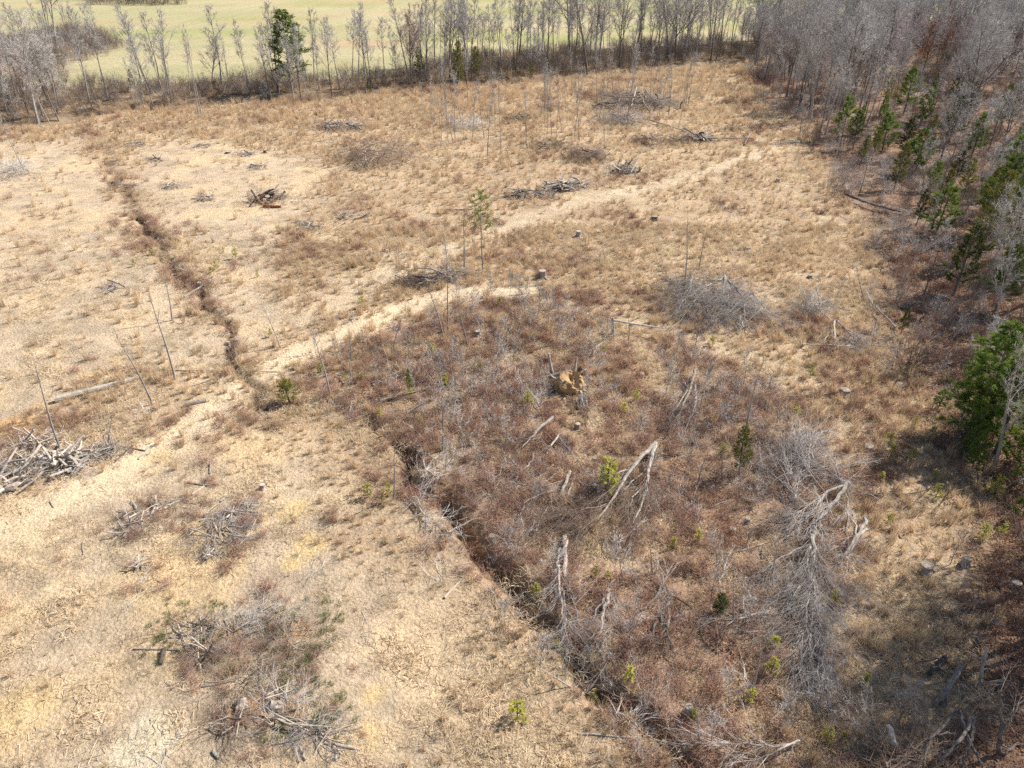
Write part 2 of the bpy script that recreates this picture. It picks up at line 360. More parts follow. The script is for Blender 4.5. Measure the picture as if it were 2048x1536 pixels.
for (u, v, r, c) in [(20,1430,2.0,(.72,.54,.28)),(735,1460,1.1,(.74,.55,.27)),(745,1400,.9,(.72,.54,.28)),(600,1010,1.6,(.70,.52,.26)),(620,1090,1.2,(.7,.52,.26)),(590,1130,1.0,(.72,.53,.24)),
                     (310,905,1.1,(.74,.54,.30)),(60,830,2.2,(.68,.45,.20)),(20,845,1.8,(.66,.42,.18)),(180,750,1.2,(.72,.52,.26)),(240,715,1.2,(.72,.52,.26)),(270,690,.9,(.72,.52,.26)),(450,1270,.9,(.60,.34,.14)),(420,1300,.7,(.55,.30,.13)),(590,1420,.8,(.60,.36,.17)),(480,1430,.8,(.56,.32,.14)),(520,1350,1.5,(.33,.30,.15)),(460,1330,1.0,(.35,.31,.16)),(610,1340,1.0,(.36,.33,.17)),
                     (530,1410,1.0,(.58,.33,.15)),(600,1260,.9,(.62,.38,.17)),(320,1480,1.6,(.76,.66,.48)),(270,1500,1.3,(.74,.65,.48)),(60,1100,3.2,(.72,.56,.36)),(120,1180,2.0,(.72,.56,.36)),(1370,165,4.5,(.66,.56,.38)),(1410,130,5,(.66,.55,.38)),(1320,175,4,(.6,.5,.35))]:
    q = P(u, v); d = np.hypot(fx - q[0], (fy - q[1]))
    C = lerp(C, c, (1 - sst(.25 * r, r, d + (n2 - .5) * r * 1.3 + (n4 - .5) * r)) * .8)
C *= (0.90 + .20 * n2)[:, None]
nxg, nyg = len(gx), len(gy)
I = np.arange(nxg * nyg).reshape(nyg, nxg)
quads = np.stack([I[:-1, :-1], I[:-1, 1:], I[1:, 1:], I[1:, :-1]], -1).reshape(-1, 4)
def ground_mat():
    m = bpy.data.materials.new('ground'); m.use_nodes = True; t = m.node_tree; N = t.nodes; L = t.links; b = N['Principled BSDF']
    b.inputs['Roughness'].default_value = .95; b.inputs['Specular IOR Level'].default_value = .05
    at = N.new('ShaderNodeAttribute'); at.attribute_name = 'soil'; tc = N.new('ShaderNodeTexCoord')
    cur = at.outputs['Color']
    for sc, lo, hi, det in ((1.1, .80, 1.18, 6), (7.0, .70, 1.24, 6), (31.0, .72, 1.22, 4)):
        n = N.new('ShaderNodeTexNoise'); n.inputs['Scale'].default_value = sc; n.inputs['Detail'].default_value = det; n.inputs['Roughness'].default_value = .68
        L.new(tc.outputs['Object'], n.inputs['Vector'])
        mr = N.new('ShaderNodeMapRange'); mr.inputs[1].default_value = .3; mr.inputs[2].default_value = .7; mr.inputs[3].default_value = lo; mr.inputs[4].default_value = hi
        L.new(n.outputs[0], mr.inputs[0]); mx = N.new('ShaderNodeMix'); mx.data_type = 'RGBA'; mx.blend_type = 'MULTIPLY'; mx.inputs[0].default_value = 1
        L.new(cur, mx.inputs[6]); L.new(mr.outputs[0], mx.inputs[7]); cur = mx.outputs[2]
    L.new(cur, b.inputs['Base Color'])
    bn = N.new('ShaderNodeBump'); bn.inputs['Strength'].default_value = .9; bn.inputs['Distance'].default_value = .08
    L.new(n.outputs[0], bn.inputs['Height'])
    n7 = N.new('ShaderNodeTexNoise'); n7.inputs['Scale'].default_value = 5; n7.inputs['Detail'].default_value = 6; L.new(tc.outputs['Object'], n7.inputs['Vector'])
    b2 = N.new('ShaderNodeBump'); b2.inputs['Strength'].default_value = .8; b2.inputs['Distance'].default_value = .2
    L.new(n7.outputs[0], b2.inputs['Height']); L.new(bn.outputs[0], b2.inputs['Normal']); L.new(b2.outputs[0], b.inputs['Normal'])
    MATS['ground'] = m
ground_mat()
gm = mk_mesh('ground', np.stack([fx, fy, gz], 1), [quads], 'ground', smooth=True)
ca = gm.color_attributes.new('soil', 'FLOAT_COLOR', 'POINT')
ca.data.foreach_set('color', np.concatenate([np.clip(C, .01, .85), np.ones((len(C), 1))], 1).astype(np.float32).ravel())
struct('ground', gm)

# creek and puddles: thin water sheets lying in their hollows
def sheet(name, pts, z):
    c = pts.mean(0); V = [[c[0], c[1], z]] + [[p[0], p[1], z] for p in pts]; n = len(pts)
    return struct(name, mk_mesh(name, V, [np.array([[0, 1 + i, 1 + (i + 1) % n] for i in range(n)])], 'water'))
def blob(u, v, rx, ry, seed, n=20):
    r_ = np.random.default_rng(seed); c = P(u, v); a = np.arange(n) * 2 * math.pi / n
    k = 1 + .3 * np.sin(2 * a + seed) + .2 * (r_.random(n) - .5)
    return np.stack([c[0] + rx * k * np.cos(a), c[1] + ry * k * np.sin(a)], 1)
for (u, v, rx, ry, s) in [(1458,187,1.2,2.0,1),(1500,184,4.2,1.6,2),(1400,192,.9,1.2,3)]:
    b_ = blob(u, v, rx, ry, s); sheet('puddle', b_, float(terrain(b_[:, 0], b_[:, 1]).max()) + .02)
cw = chaikin(CREEK, 2); tn = np.gradient(cw, axis=0); tn /= np.linalg.norm(tn, axis=1, keepdims=True); nr = np.stack([-tn[:, 1], tn[:, 0]], 1)
V = np.concatenate([np.c_[cw + nr * 3.2, np.full(len(cw), -1.35)], np.c_[cw - nr * 3.2, np.full(len(cw), -1.35)]]); n = len(cw)
struct('creek', mk_mesh('creek', V, [np.array([[i, i + 1, n + i + 1, n + i] for i in range(n - 1)])], 'water'))

# ================================================================== SCATTERED STUFF
def ribbons(P0, P1, P2, w, tip=0.15):
    """bent blades: two quads each, tapering"""
    P0, P1, P2 = (np.asarray(a, float) for a in (P0, P1, P2)); D = P2 - P0
    S = np.cross(D, rng.normal(size=D.shape)); S /= np.linalg.norm(S, axis=1, keepdims=True) + 1e-9
    w = np.broadcast_to(np.asarray(w, float).reshape(-1, 1), (len(P0), 1)) * .5
    V = np.stack([P0 - S * w, P0 + S * w, P1 + S * w * .8, P1 - S * w * .8, P2 + S * w * tip, P2 - S * w * tip], 1).reshape(-1, 3)
    b = (np.arange(len(P0)) * 6)[:, None]
    return V, np.concatenate([b + np.array([[0, 1, 2, 3]]), b + np.array([[3, 2, 4, 5]])])
def join(*vf):
    V = []; F = []; o = 0
    for v, f in vf: V.append(v); F.append(np.asarray(f) + o); o += len(v)
    return np.concatenate(V), F
def tuft(n, h, spread, base, w):
    a = rng.random(n) * 6.283; r0 = np.sqrt(rng.random(n)) * base; lean = rng.random(n) * spread; hh = h * (.55 + .6 * rng.random(n))
    P0 = np.stack([r0 * np.cos(a), r0 * np.sin(a), np.zeros(n) - .03], 1)
    a2 = a + rng.normal(size=n) * .7
    P1 = P0 + np.stack([np.cos(a2) * lean * hh * .35, np.sin(a2) * lean * hh * .35, hh * .6], 1)
    P2 = P0 + np.stack([np.cos(a2) * lean * hh, np.sin(a2) * lean * hh, hh * (1 - .35 * lean)], 1)
    return ribbons(P0, P1, P2, w)
def flatmat(n, rad, ln, h, w):
    c = (rng.random((n, 2)) - .5) * 2 * rad; a = rng.random(n) * 6.283; L = ln * (.5 + rng.random(n)); hh = h * rng.random(n)
    P0 = np.c_[c, np.zeros(n) - .01]; d = np.stack([np.cos(a), np.sin(a)], 1)
    return ribbons(P0, np.c_[c + d * L[:, None] * .5, hh + .03], np.c_[c + d * L[:, None], hh * .7 + .02], w, .4)
def leaves(n, rad, size, h):
    c = np.c_[(rng.random((n, 2)) - .5) * 2 * rad, rng.random(n) * h + .01]
    a = rng.normal(size=(n, 3)); a[:, 2] *= .5; a /= np.linalg.norm(a, axis=1, keepdims=True); b = np.cross(a, rng.normal(size=(n, 3)) * [.4, .4, 1]); b /= np.linalg.norm(b, axis=1, keepdims=True)
    s = size * (.6 + .8 * rng.random((n, 1)))
    V = np.stack([c - a * s, c + b * s * .5, c + a * s, c - b * s * .5], 1).reshape(-1, 3)
    return V, np.arange(4 * n).reshape(-1, 4)
def arch_canes(n, rad, h, r):
    S = []
    for _ in range(n):
        a = random.random() * 6.283; L = rad * random.uniform(.5, 1.2); H = h * random.uniform(.5, 1.2); c = np.array([random.gauss(0, rad * .3), random.gauss(0, rad * .3)])
        p = None
        for k in range(5):
            t = k / 4; q = np.array([c[0] + math.cos(a) * L * t, c[1] + math.sin(a) * L * t, H * math.sin(min(math.pi * .95, t * 2.4)) + .0 + random.gauss(0, .03)])
            if p is not None: S.append([*p, *q, r * (1.1 - .2 * k), r * (.95 - .2 * k)])
            p = q
            if k in (2, 3) and random.random() < .8:
                e = q + np.array([random.gauss(0, .3), random.gauss(0, .3), random.gauss(.1, .15)]) * rad; S.append([*q, *e, r * .6, r * .3])
    return tubes(S, 3)
def grow_twigs(S, p, d, L, r, depth, n=4, spread=.6, up=.0, flat=None, crook=.18):
    """recursive fine branching appended to S"""
    k = 3 if depth > 0 else 2; q = np.array(p, float); dd = np.array(d, float); step = L / k; pts = [(q.copy(), r)]
    for i in range(k):
        dd = dd + np.random.normal(size=3) * crook; dd[2] += up; dd /= np.linalg.norm(dd) + 1e-9
        e = q + dd * step
        if flat is not None and e[2] < flat: e[2] = flat + abs(random.gauss(0, .05))
        r1 = r * (1 - .28 * (i + 1) * 3 / k / 1.15); S.append([*q, *e, r * (1 - .28 * i * 3 / k / 1.15), max(r1, r * .2)]); q = e; pts.append((q.copy(), r1))
    if depth > 0:
        for j in range(n):
            t = random.uniform(.25, 1.0); f = t * k; i = min(int(f), k - 1); b = pts[i][0] + (pts[i + 1][0] - pts[i][0]) * (f - i)
            nd = dd + np.random.normal(size=3) * spread; nd /= np.linalg.norm(nd) + 1e-9
            grow_twigs(S, b, nd, L * random.uniform(.4, .7), max(r * .5, .004), depth - 1, n, spread, up, flat, crook)
np.random.seed(5)
SRC = {}
def source(name, vf, mats, fm=None):
    V, F = vf; F = F if isinstance(F, list) else [F]
    idx = None
    if not isinstance(mats, str): idx = np.concatenate([np.full(len(f), i) for i, f in enumerate(F)])
    SRC.setdefault(name, []).append(bpy.data.objects.new(name, mk_mesh(name, V, F, mats, idx)))
for k in range(4): source('straw_tuft', tuft(44, .95, .55, .16, .020), 'straw')
for k in range(3): source('pale_tuft', tuft(40, .55, .95, .16, .018), 'straw_pale')
for k in range(3): source('grass_mat', flatmat(70, .42, .28, .10, .016), 'straw_grey')
for k in range(3): source('grass_mat_pale', flatmat(60, .42, .26, .10, .016), 'straw_pale')
for k in range(4): source('bramble', join(arch_canes(34, .75, .55, .010), leaves(70, .62, .05, .5)), ['cane', 'cane_leaf'])
for k in range(3): source('leaf_litter', leaves(110, .55, .065, .06), 'dead_leaf')
for k in range(3):
    S = []
    for _ in range(7):
        a = random.random() * 6.28; grow_twigs(S, (random.gauss(0, .2), random.gauss(0, .2), .02), (math.cos(a), math.sin(a), random.uniform(.1, .9)), 1.0, .012, 2, 4, .5, .02, .01)
    source('brush', tubes(S, 3), 'twig_pale' if k else 'twig_lilac')
for k in range(3):
    S = []
    for _ in range(9):
        a = random.random() * 6.28; grow_twigs(S, (random.gauss(0, .25), random.gauss(0, .25), .02), (math.cos(a), math.sin(a), random.uniform(.0, .5)), 1.0, .009, 1, 5, .4, .0, .01)
    source('vine', tubes(S, 3), 'straw_grey' if k else 'twig_brown')
for k in range(3):
    S = []
    for _ in range(12):
        a = random.random() * 6.28; c = (random.gauss(0, .5), random.gauss(0, .5), .03); L = random.uniform(.15, .7)
        S.append([*c, c[0] + math.cos(a) * L, c[1] + math.sin(a) * L, .03 + random.random() * .08, .016, .009])
    source('stick_litter', tubes(S, 4), 'wood_bleached')
for k in range(4):
    S = []
    for _ in range(9):
        a = random.random() * 6.28; grow_twigs(S, (random.gauss(0, .25), random.gauss(0, .25), 0), (math.cos(a) * .5, math.sin(a) * .5, 1), 1.7, .02, 2, 6, .45, .05)
    source('shrub', tubes(S, 3), 'twig_brown' if k < 2 else 'bark_dark')
for k in range(3): source('green_tuft', tuft(40, .35, .9, .15, .018), 'green_blade')

def scatter(name, src, x, y, scale, label_kind='stuff', tilt=.12, dz=0.0):
    n = len(x); me = bpy.data.meshes.new(name); me.vertices.add(n)
    me.vertices.foreach_set('co', np.stack([x, y, terrain(x, y) + dz], 1).astype(np.float32).ravel())
    rot = np.stack([rng.normal(size=n) * tilt, rng.normal(size=n) * tilt, rng.random(n) * 6.283], 1)
    a = me.attributes.new('rot', 'FLOAT_VECTOR', 'POINT'); a.data.foreach_set('vector', rot.astype(np.float32).ravel())
    a = me.attributes.new('scl', 'FLOAT', 'POINT'); a.data.foreach_set('value', np.asarray(scale, np.float32))
    o = linkobj(name, me); o['kind'] = label_kind
    c = bpy.data.collections.new(name + '_kinds')
    for s in SRC[src]: c.objects.link(s) if s.name not in c.objects else None
    g = bpy.data.node_groups.new(name, 'GeometryNodeTree'); N = g.nodes; L = g.links
    g.interface.new_socket('Geometry', in_out='INPUT', socket_type='NodeSocketGeometry'); g.interface.new_socket('Geometry', in_out='OUTPUT', socket_type='NodeSocketGeometry')
    gi = N.new('NodeGroupInput'); go = N.new('NodeGroupOutput'); ip = N.new('GeometryNodeInstanceOnPoints'); ci = N.new('GeometryNodeCollectionInfo')
    ci.inputs['Collection'].default_value = c; ci.inputs['Separate Children'].default_value = True; ci.inputs['Reset Children'].default_value = True
    na = N.new('GeometryNodeInputNamedAttribute'); na.data_type = 'FLOAT_VECTOR'; na.inputs['Name'].default_value = 'rot'
    nb = N.new('GeometryNodeInputNamedAttribute'); nb.data_type = 'FLOAT'; nb.inputs['Name'].default_value = 'scl'
    rv = N.new('FunctionNodeRandomValue'); rv.data_type = 'INT'; rv.inputs[4].default_value = 0; rv.inputs[5].default_value = len(SRC[src]) - 1
    er = N.new('FunctionNodeEulerToRotation')
    L.new(gi.outputs[0], ip.inputs['Points']); L.new(ci.outputs[0], ip.inputs['Instance']); ip.inputs['Pick Instance'].default_value = True
    L.new(rv.outputs[2], ip.inputs['Instance Index']); L.new(na.outputs[0], er.inputs[0]); L.new(er.outputs[0], ip.inputs['Rotation']); L.new(nb.outputs[0], ip.inputs['Scale']); L.new(ip.outputs[0], go.inputs[0])
    md = o.modifiers.new('scatter', 'NODES'); md.node_group = g
    return o
def field(step, y0, y1, margin=120):
    """jittered world grid over the ground the photo sees (and a little beside it)"""
    ys = np.arange(y0, y1, step); half = (ys.max() * cP + CAM_H * sP) * 1024 / FPX
    X, Y = np.meshgrid(np.arange(-half, half, step), ys); x = (X + (rng.random(X.shape) - .5) * step * 1.3).ravel(); y = (Y + (rng.random(X.shape) - .5) * step * 1.3).ravel()
    u, v = proj(x, y); k = (u > -margin) & (u < 2048 + margin) & (v < 1536 + margin)
    return x[k], y[k]
def cat2(a, b): return np.concatenate([a[0], b[0]]), np.concatenate([a[1], b[1]])
def sel(xy, k): return xy[0][k], xy[1][k]
def far_scale(y): return 1 + sst(80, 220, y) * .9

# straw tussocks
x, y = cat2(field(.62, 12, 85), field(1.05, 85, 245)); z = zones(x, y)
dens = (1 - z['bare'] * .93) * (1 - z['track'] * .85) * (1 - z['forest'] * .95) * (1 - z['past']) * (1 - z['belt'] * .75) * (1 - z['bram'] * .5)
dens *= (.22 * sst(30, 60, y) + .06) + .95 * sst(.42, .60, fbm(x, y, 3.5, 2, 5)); dens *= np.where(z['ditch'] < .35, .1, 1) * np.where(z['creek'] < 3.5, 0, 1); dens *= .35 + 1.1 * sst(.38, .62, fbm(x, y, 1.3, 7, 2)); dens = np.maximum(dens, np.where((z['ditch'] > .4) & (z['ditch'] < 1.1), .55, 0))
STRIP = PP([(1560,730),(1660,640),(1770,540),(1800,700),(1875,840),(1930,1010),(1930,1120),(1860,1280),(1760,1400),(1690,1540),(1630,1540),(1660,1380),(1740,1100),(1660,900),(1600,850)])
dens = np.maximum(dens, mask(STRIP, x, y, 1.2, 1.8, 4, 2) * (.25 + .75 * sst(.36, .55, fbm(x, y, 1.6, 4, 3))))
k = rng.random(len(x)) < dens; x, y = x[k], y[k]
scatter('dry_grass', 'straw_tuft', x, y, rng.uniform(.3, 1.05, len(x)) ** 1.3 * 1.25 * far_scale(y) * np.where(x > 4, .9, .55 + .5 * sst(20, 60, y)))
# paler lower grass
x, y = cat2(field(.5, 12, 85), field(1.0, 85, 240)); z = zones(x, y)
dens = (1 - z['bare'] * .9) * (1 - z['track'] * .7) * (1 - z['forest'] * .93) * (1 - z['past']) * (1 - z['belt'] * .6) * (1 - z['bram'] * .45)
dens *= .15 + .8 * sst(.42, .6, fbm(x, y, 3.5, 5, 4)); dens *= np.where(z['ditch'] < .6, .2, 1) * np.where(z['creek'] < 3.5, 0, 1)
k = rng.random(len(x)) < dens; x, y = x[k], y[k]
scatter('pale_grass', 'pale_tuft', x, y, rng.uniform(.4, 1.1, len(x)) * far_scale(y) * (.6 + .4 * sst(20, 60, y)))
# flattened thatch on the bare ground
x, y = cat2(field(.62, 12, 80), field(1.3, 80, 150)); z = zones(x, y)
dens = np.clip(z['bare'] + .25, 0, 1) * (1 - z['track'] * .85) * (1 - z['past']) * (1 - z['forest']) * (1 - z['belt']); dens *= sst(.45, .62, fbm(x, y, 3.2, 3, 4)) * .6
k = rng.random(len(x)) < dens; x, y = x[k], y[k]; m = rng.random(len(x)) < .5
scatter('thatch', 'grass_mat', x[m], y[m], rng.uniform(.5, 1.2, m.sum()) * far_scale(y[m]), tilt=.05)
scatter('pale_thatch', 'grass_mat_pale', x[~m], y[~m], rng.uniform(.5, 1.2, (~m).sum()) * far_scale(y[~m]), tilt=.05)
x, y = cat2(field(.85, 12, 85), field(1.6, 85, 230)); z = zones(x, y)
dens = (1 - z['bare'] * .8) * (1 - z['track']) * (1 - z['past']) * (1 - z['forest'] * .9) * (1 - z['belt'] * .8) * sst(.44, .6, fbm(x, y * 1.5, 5, 7, 4)) * np.where(z['creek'] < 3.5, 0, 1)
k = rng.random(len(x)) < dens; x, y = x[k], y[k]
scatter('matted_straw', 'grass_mat_pale', x, y, rng.uniform(1.0, 2.2, len(x)) * far_scale(y), tilt=.06)
# brambles
x, y = cat2(field(.75, 12, 90), field(1.5, 90, 200)); z = zones(x, y)
patch = sst(.56, .68, fbm(x, y, 7, 7, 4)) * .5
dens = np.clip(z['bram'] * .58 + patch * (1 - z['bare'] * .8) + np.where(y < 48, .28, .6) * (1 - sst(.8, 2.4, z['ditch'])) * (.25 + .75 * sst(.45, .6, fbm(x, y, 6, 1, 3))) + z['forest'] * (.10 + .30 * (1 - sst(34, 48, y))), 0, 1) * (1 - z['past']) * (1 - z['track'] * .95) * (1 - z['belt'])
k = rng.random(len(x)) < dens; x, y = x[k], y[k]
scatter('bramble_thicket', 'bramble', x, y, rng.uniform(.5, 1.15, len(x)) * far_scale(y))
# leaf litter of the wood
x, y = cat2(field(.7, 12, 80), field(1.3, 80, 140)); z = zones(x, y)
dens = np.clip(z['forest'] * .85 + z['bram'] * .12, 0, 1) * (1 - z['past'])
k = rng.random(len(x)) < dens; x, y = x[k], y[k]
scatter('leaf_litter', 'leaf_litter', x, y, rng.uniform(.7, 1.3, len(x)) * far_scale(y), tilt=.05)
# grey brush
x, y = cat2(field(1.0, 12, 90), field(2.2, 90, 200)); z = zones(x, y)
dens = np.clip((z['bram'] * .48 + z['forest'] * .30 + .06) * sst(.45, .62, fbm(x, y, 5, 4, 4)) * 1.3, 0, 1) * (1 - z['bare'] * .85) * (1 - z['past']) * (1 - z['track'])
k = rng.random(len(x)) < dens; x, y = x[k], y[k]
scatter('dead_brush', 'brush', x, y, rng.uniform(.5, 1.3, len(x)))
# vines and stalks of the slash heaps on the bare ground
x, y = field(.42, 12, 45); hp = mask(PP([(320,1225),(430,1240),(560,1195),(680,1270),(710,1400),(700,1490),(560,1505),(440,1480),(400,1400),(340,1320)]), x, y, .8, 1.2, 2, 3); hq = mask(PP([(215,1060),(270,990),(430,960),(545,990),(540,1100),(420,1135),(380,1080),(300,1075)]), x, y, .8, 1.5, 2, 1)
dn = (hp * .62 + hq * .40) * sst(.36, .56, fbm(x, y, 1.4, 6, 3)); q = rng.random(len(x)); k = q < dn
m = rng.random(k.sum()) < .45
scatter('vine_tangle', 'vine', x[k][m], y[k][m], rng.uniform(.5, .95, m.sum())); scatter('dead_stalks', 'bramble', x[k][~m], y[k][~m], rng.uniform(.35, .7, (~m).sum()))
# broken sticks
x, y = field(1.7, 12, 110); z = zones(x, y)
k = rng.random(len(x)) < (.35 * (1 - z['past'])); x, y = x[k], y[k]
scatter('stick_litter', 'stick_litter', x, y, rng.uniform(.4, 1.0, len(x)), tilt=.04)
# understorey along the creek and in the wood
x, y = cat2(field(1.9, 30, 130), field(2.3, 130, 330)); z = zones(x, y)
dens = np.clip(z['belt'] * .75 * sst(.30, .45, fbm(x, y, 9, 2, 3)) + z['forest'] * .22 + z['scrub'] * .6, 0, 1) * np.where(z['creek'] < 2.4, 0, 1)
k = rng.random(len(x)) < dens; x, y = x[k], y[k]
scatter('undergrowth', 'shrub', x, y, rng.uniform(.5, 1.5, len(x)) * (1 + .3 * sst(120, 220, y)))
for k in range(3):
    S = []
    for _ in range(8):
        a = random.random() * 6.28; grow_twigs(S, (random.gauss(0, .25), random.gauss(0, .25), 0), (math.cos(a) * .6, math.sin(a) * .6, 1), 1.9, .018, 2, 5, .5, .05)
    source('grey_shrub', tubes(S, 3), 'twig_lilac')
x, y = cat2(field(1.7, 14, 120), field(2.6, 120, 330)); z = zones(x, y)
dens = np.clip(z['forest'] * .42 * sst(34, 62, y) * sst(.36, .55, fbm(x, y, 7, 3, 3)) + z['belt'] * .18 + z['scrub'] * .3, 0, 1) * np.where(z['creek'] < 2.4, 0, 1)
k = rng.random(len(x)) < dens; x, y = x[k], y[k]
scatter('leafless_brush', 'grey_shrub', x, y, rng.uniform(.5, 1.3, len(x)))
# green blades in the grassy slash heap and a few greener hollows
x, y = field(.35, 12, 40); d = np.minimum(polydist(PP([(360,1250),(470,1310),(620,1260),(560,1400),(640,1440)]), x, y), 99)
k = rng.random(len(x)) < (1 - sst(.4, 2.6, d)) * .8 * sst(.36, .55, fbm(x, y, 1.5, 3, 3)); x, y = x[k], y[k]
scatter('green_grass', 'green_tuft', x, y, rng.uniform(.5, 1.1, len(x)))

# ================================================================== TREES
def limb_poly(p, d, L, r, k, crook, up):
    pts = [np.array(p, float)]; dd = np.array(d, float)
    for i in range(k):
        dd = dd + np.random.normal(size=3) * crook; dd[2] += up; dd /= np.linalg.norm(dd); pts.append(pts[-1] + dd * L / k)
    return pts
def poly_segs(S, pts, r0, r1):
    n = len(pts) - 1
    for i in range(n):
        a, b = r0 + (r1 - r0) * i / n, r0 + (r1 - r0) * (i + 1) / n; S.append([*pts[i], *pts[i + 1], a, b])
def bare_tree(seed, H, r0, lo, nl, ang, llen, nsub, ntw, twr, lean=.03, fork=0, up=.10, tip=3):
    """returns trunk mesh data and crown segments (limbs, branches, twigs)"""
    np.random.seed(seed); random.seed(seed)
    k = 9; pts = [np.array([0, 0, -.15])]; d = np.array([random.gauss(0, lean), random.gauss(0, lean), 1.])
    for i in range(k):
        d = d + np.random.normal(size=3) * .035; d[2] = 1; pts.append(pts[-1] + d / np.linalg.norm(d) * H / k)
    rad = [r0 * (1 - .93 * (i / k) ** 1.1) + (.45 * r0 if i == 0 else 0) for i in range(k + 1)]
    tr = [(pts, rad)]; S = []; T = []
    limbs = []
    for i in range(nl):
        t = lo + (1 - lo) * ((i + random.random()) / nl) ** .9 * .98; f = t * k; j = min(int(f), k - 1); p = pts[j] + (pts[j + 1] - pts[j]) * (f - j)
        a = i * 2.4 + random.gauss(0, .5); e = ang * random.uniform(.7, 1.3) * (1.05 - .35 * t)
        dd = np.array([math.cos(a) * math.sin(e), math.sin(a) * math.sin(e), math.cos(e)])
        L = llen * (1.15 - .75 * (t - lo) / (1 - lo)) * random.uniform(.65, 1.25); r = max(r0 * (1 - .9 * t) * random.uniform(.4, .6), .02)
        limbs.append((p, dd, L, r))
    for q in range(fork):
        p = pts[int(k * random.uniform(.3, .5))]; a = random.random() * 6.28; e = random.uniform(.3, .5); limbs.append((p, np.array([math.cos(a) * math.sin(e), math.sin(a) * math.sin(e), math.cos(e)]), H * .55, r0 * .55))
    for p, dd, L, r in limbs:
        lp = limb_poly(p, dd, L, r, 5, .13, up); poly_segs(S, lp, r, r * .25)
        for s in range(nsub):
            t = random.uniform(.2, 1.0); f = t * 5; j = min(int(f), 4); b = lp[j] + (lp[j + 1] - lp[j]) * (f - j); bd = lp[j + 1] - lp[j]; bd = bd / np.linalg.norm(bd) + np.random.normal(size=3) * .5; bd /= np.linalg.norm(bd)
            l2 = L * random.uniform(.28, .55) * (1.15 - .5 * t); sp = limb_poly(b, bd, l2, r * .4, 3, .18, up * .8); poly_segs(S, sp, max(r * .42, twr * 1.3), twr)
            for w in range(ntw):
                t2 = random.uniform(.15, 1.0); f2 = t2 * 3; j2 = min(int(f2), 2); c = sp[j2] + (sp[j2 + 1] - sp[j2]) * (f2 - j2)
                cd = sp[j2 + 1] - sp[j2]; cd = cd / np.linalg.norm(cd) + np.random.normal(size=3) * .55; cd /= np.linalg.norm(cd)
                l3 = l2 * random.uniform(.3, .6); wp = limb_poly(c, cd, l3, twr, 2, .2, up * .6); poly_segs(T, wp, twr, twr * .6)
                for x_ in range(tip):
                    g = wp[random.choice((1, 2))]; gd = cd + np.random.normal(size=3) * .6; gd /= np.linalg.norm(gd); T.append([*g, *(g + gd * l3 * random.uniform(.35, .8)), twr * .65, twr * .35])
    return tr, S, T
def trunk_mesh(name, tr, m, k=8, seed=0):
    V, Q, Cc = polytube(tr[0][0], tr[0][1], k, .08, seed); return mk_mesh(name, V, [Q], m, smooth=True)
TREES = {}
def tree_kind(kind, bark, twig, leaf=None, **kw):
    tr, S, T = bare_tree(**kw); tm = trunk_mesh('trunk', tr, bark, 8 if kw['r0'] > .1 else 6, kw['seed'])
    v1, f1 = tubes(S, 4); v2, f2 = tubes(T, 3); F = [f1, f2 + len(v1)]; V = np.concatenate([v1, v2]); mats = [bark, twig]; idx = [np.zeros(len(f1)), np.ones(len(f2))]
    if leaf:
        c = np.array([t[3:6] for t in T])[::1]; c = c[rng.random(len(c)) < .8]; n_ = len(c); a = rng.normal(size=(n_, 3)); a /= np.linalg.norm(a, axis=1, keepdims=True); b = np.cross(a, rng.normal(size=(n_, 3))); b /= np.linalg.norm(b, axis=1, keepdims=True)
        lv = np.stack([c - a * .11, c + b * .07, c + a * .11, c - b * .07], 1).reshape(-1, 3); F.append(np.arange(4 * n_).reshape(-1, 4) + len(V)); V = np.concatenate([V, lv]); mats.append(leaf); idx.append(np.full(n_, 2))
    TREES.setdefault(kind, []).append((tm, mk_mesh('crown', V, F, mats, np.concatenate(idx))))
for s in range(5): tree_kind('slim', 'bark_grey' if s % 2 else 'bark_dark', 'twig_lilac', seed=10 + s, H=13, r0=.13, lo=.42, nl=15, ang=.75, llen=3.0, nsub=6, ntw=6, twr=.014, lean=.05)
for s in range(4): tree_kind('broad', 'bark_dark' if s % 2 else 'bark_grey', 'twig_lilac', seed=30 + s, H=16, r0=.24, lo=.33, nl=17, ang=.95, llen=5.4, nsub=8, ntw=7, twr=.015, lean=.05, fork=1)
for s in range(2): tree_kind('pale', 'bark_pale', 'twig_pale', seed=50 + s, H=18, r0=.26, lo=.35, nl=13, ang=.8, llen=5.5, nsub=6, ntw=5, twr=.016, lean=.07, fork=1)
for s in range(5): tree_kind('pole', 'bark_grey', 'twig_lilac', seed=60 + s, H=9.5, r0=.072, lo=.55, nl=12, ang=.5, llen=1.5, nsub=4, ntw=4, twr=.010, lean=.05, tip=2)
for s in range(2): tree_kind('red', 'bark_dark', 'twig_red', seed=70 + s, H=11, r0=.18, lo=.25, nl=17, ang=.8, llen=4.5, nsub=7, ntw=8, twr=.018, lean=.05, fork=1)
for s in range(1): tree_kind('rust', 'bark_dark', 'twig_brown', leaf='rust_leaf', seed=80 + s, H=9, r0=.16, lo=.2, nl=15, ang=1.0, llen=3.6, nsub=6, ntw=6, twr=.013, lean=.04)
for s in range(5): tree_kind('sapling', 'bark_grey', 'twig_pale', seed=90 + s, H=3.6, r0=.032, lo=.25, nl=11, ang=.8, llen=1.3, nsub=5, ntw=4, twr=.007, lean=.05, tip=2)
for s in range(5): tree_kind('snag', 'bark_grey', 'twig_grey', seed=110 + s, H=6.0, r0=.075, lo=.45, nl=4, ang=.5, llen=1.1, nsub=2, ntw=2, twr=.009, lean=.06, tip=1)
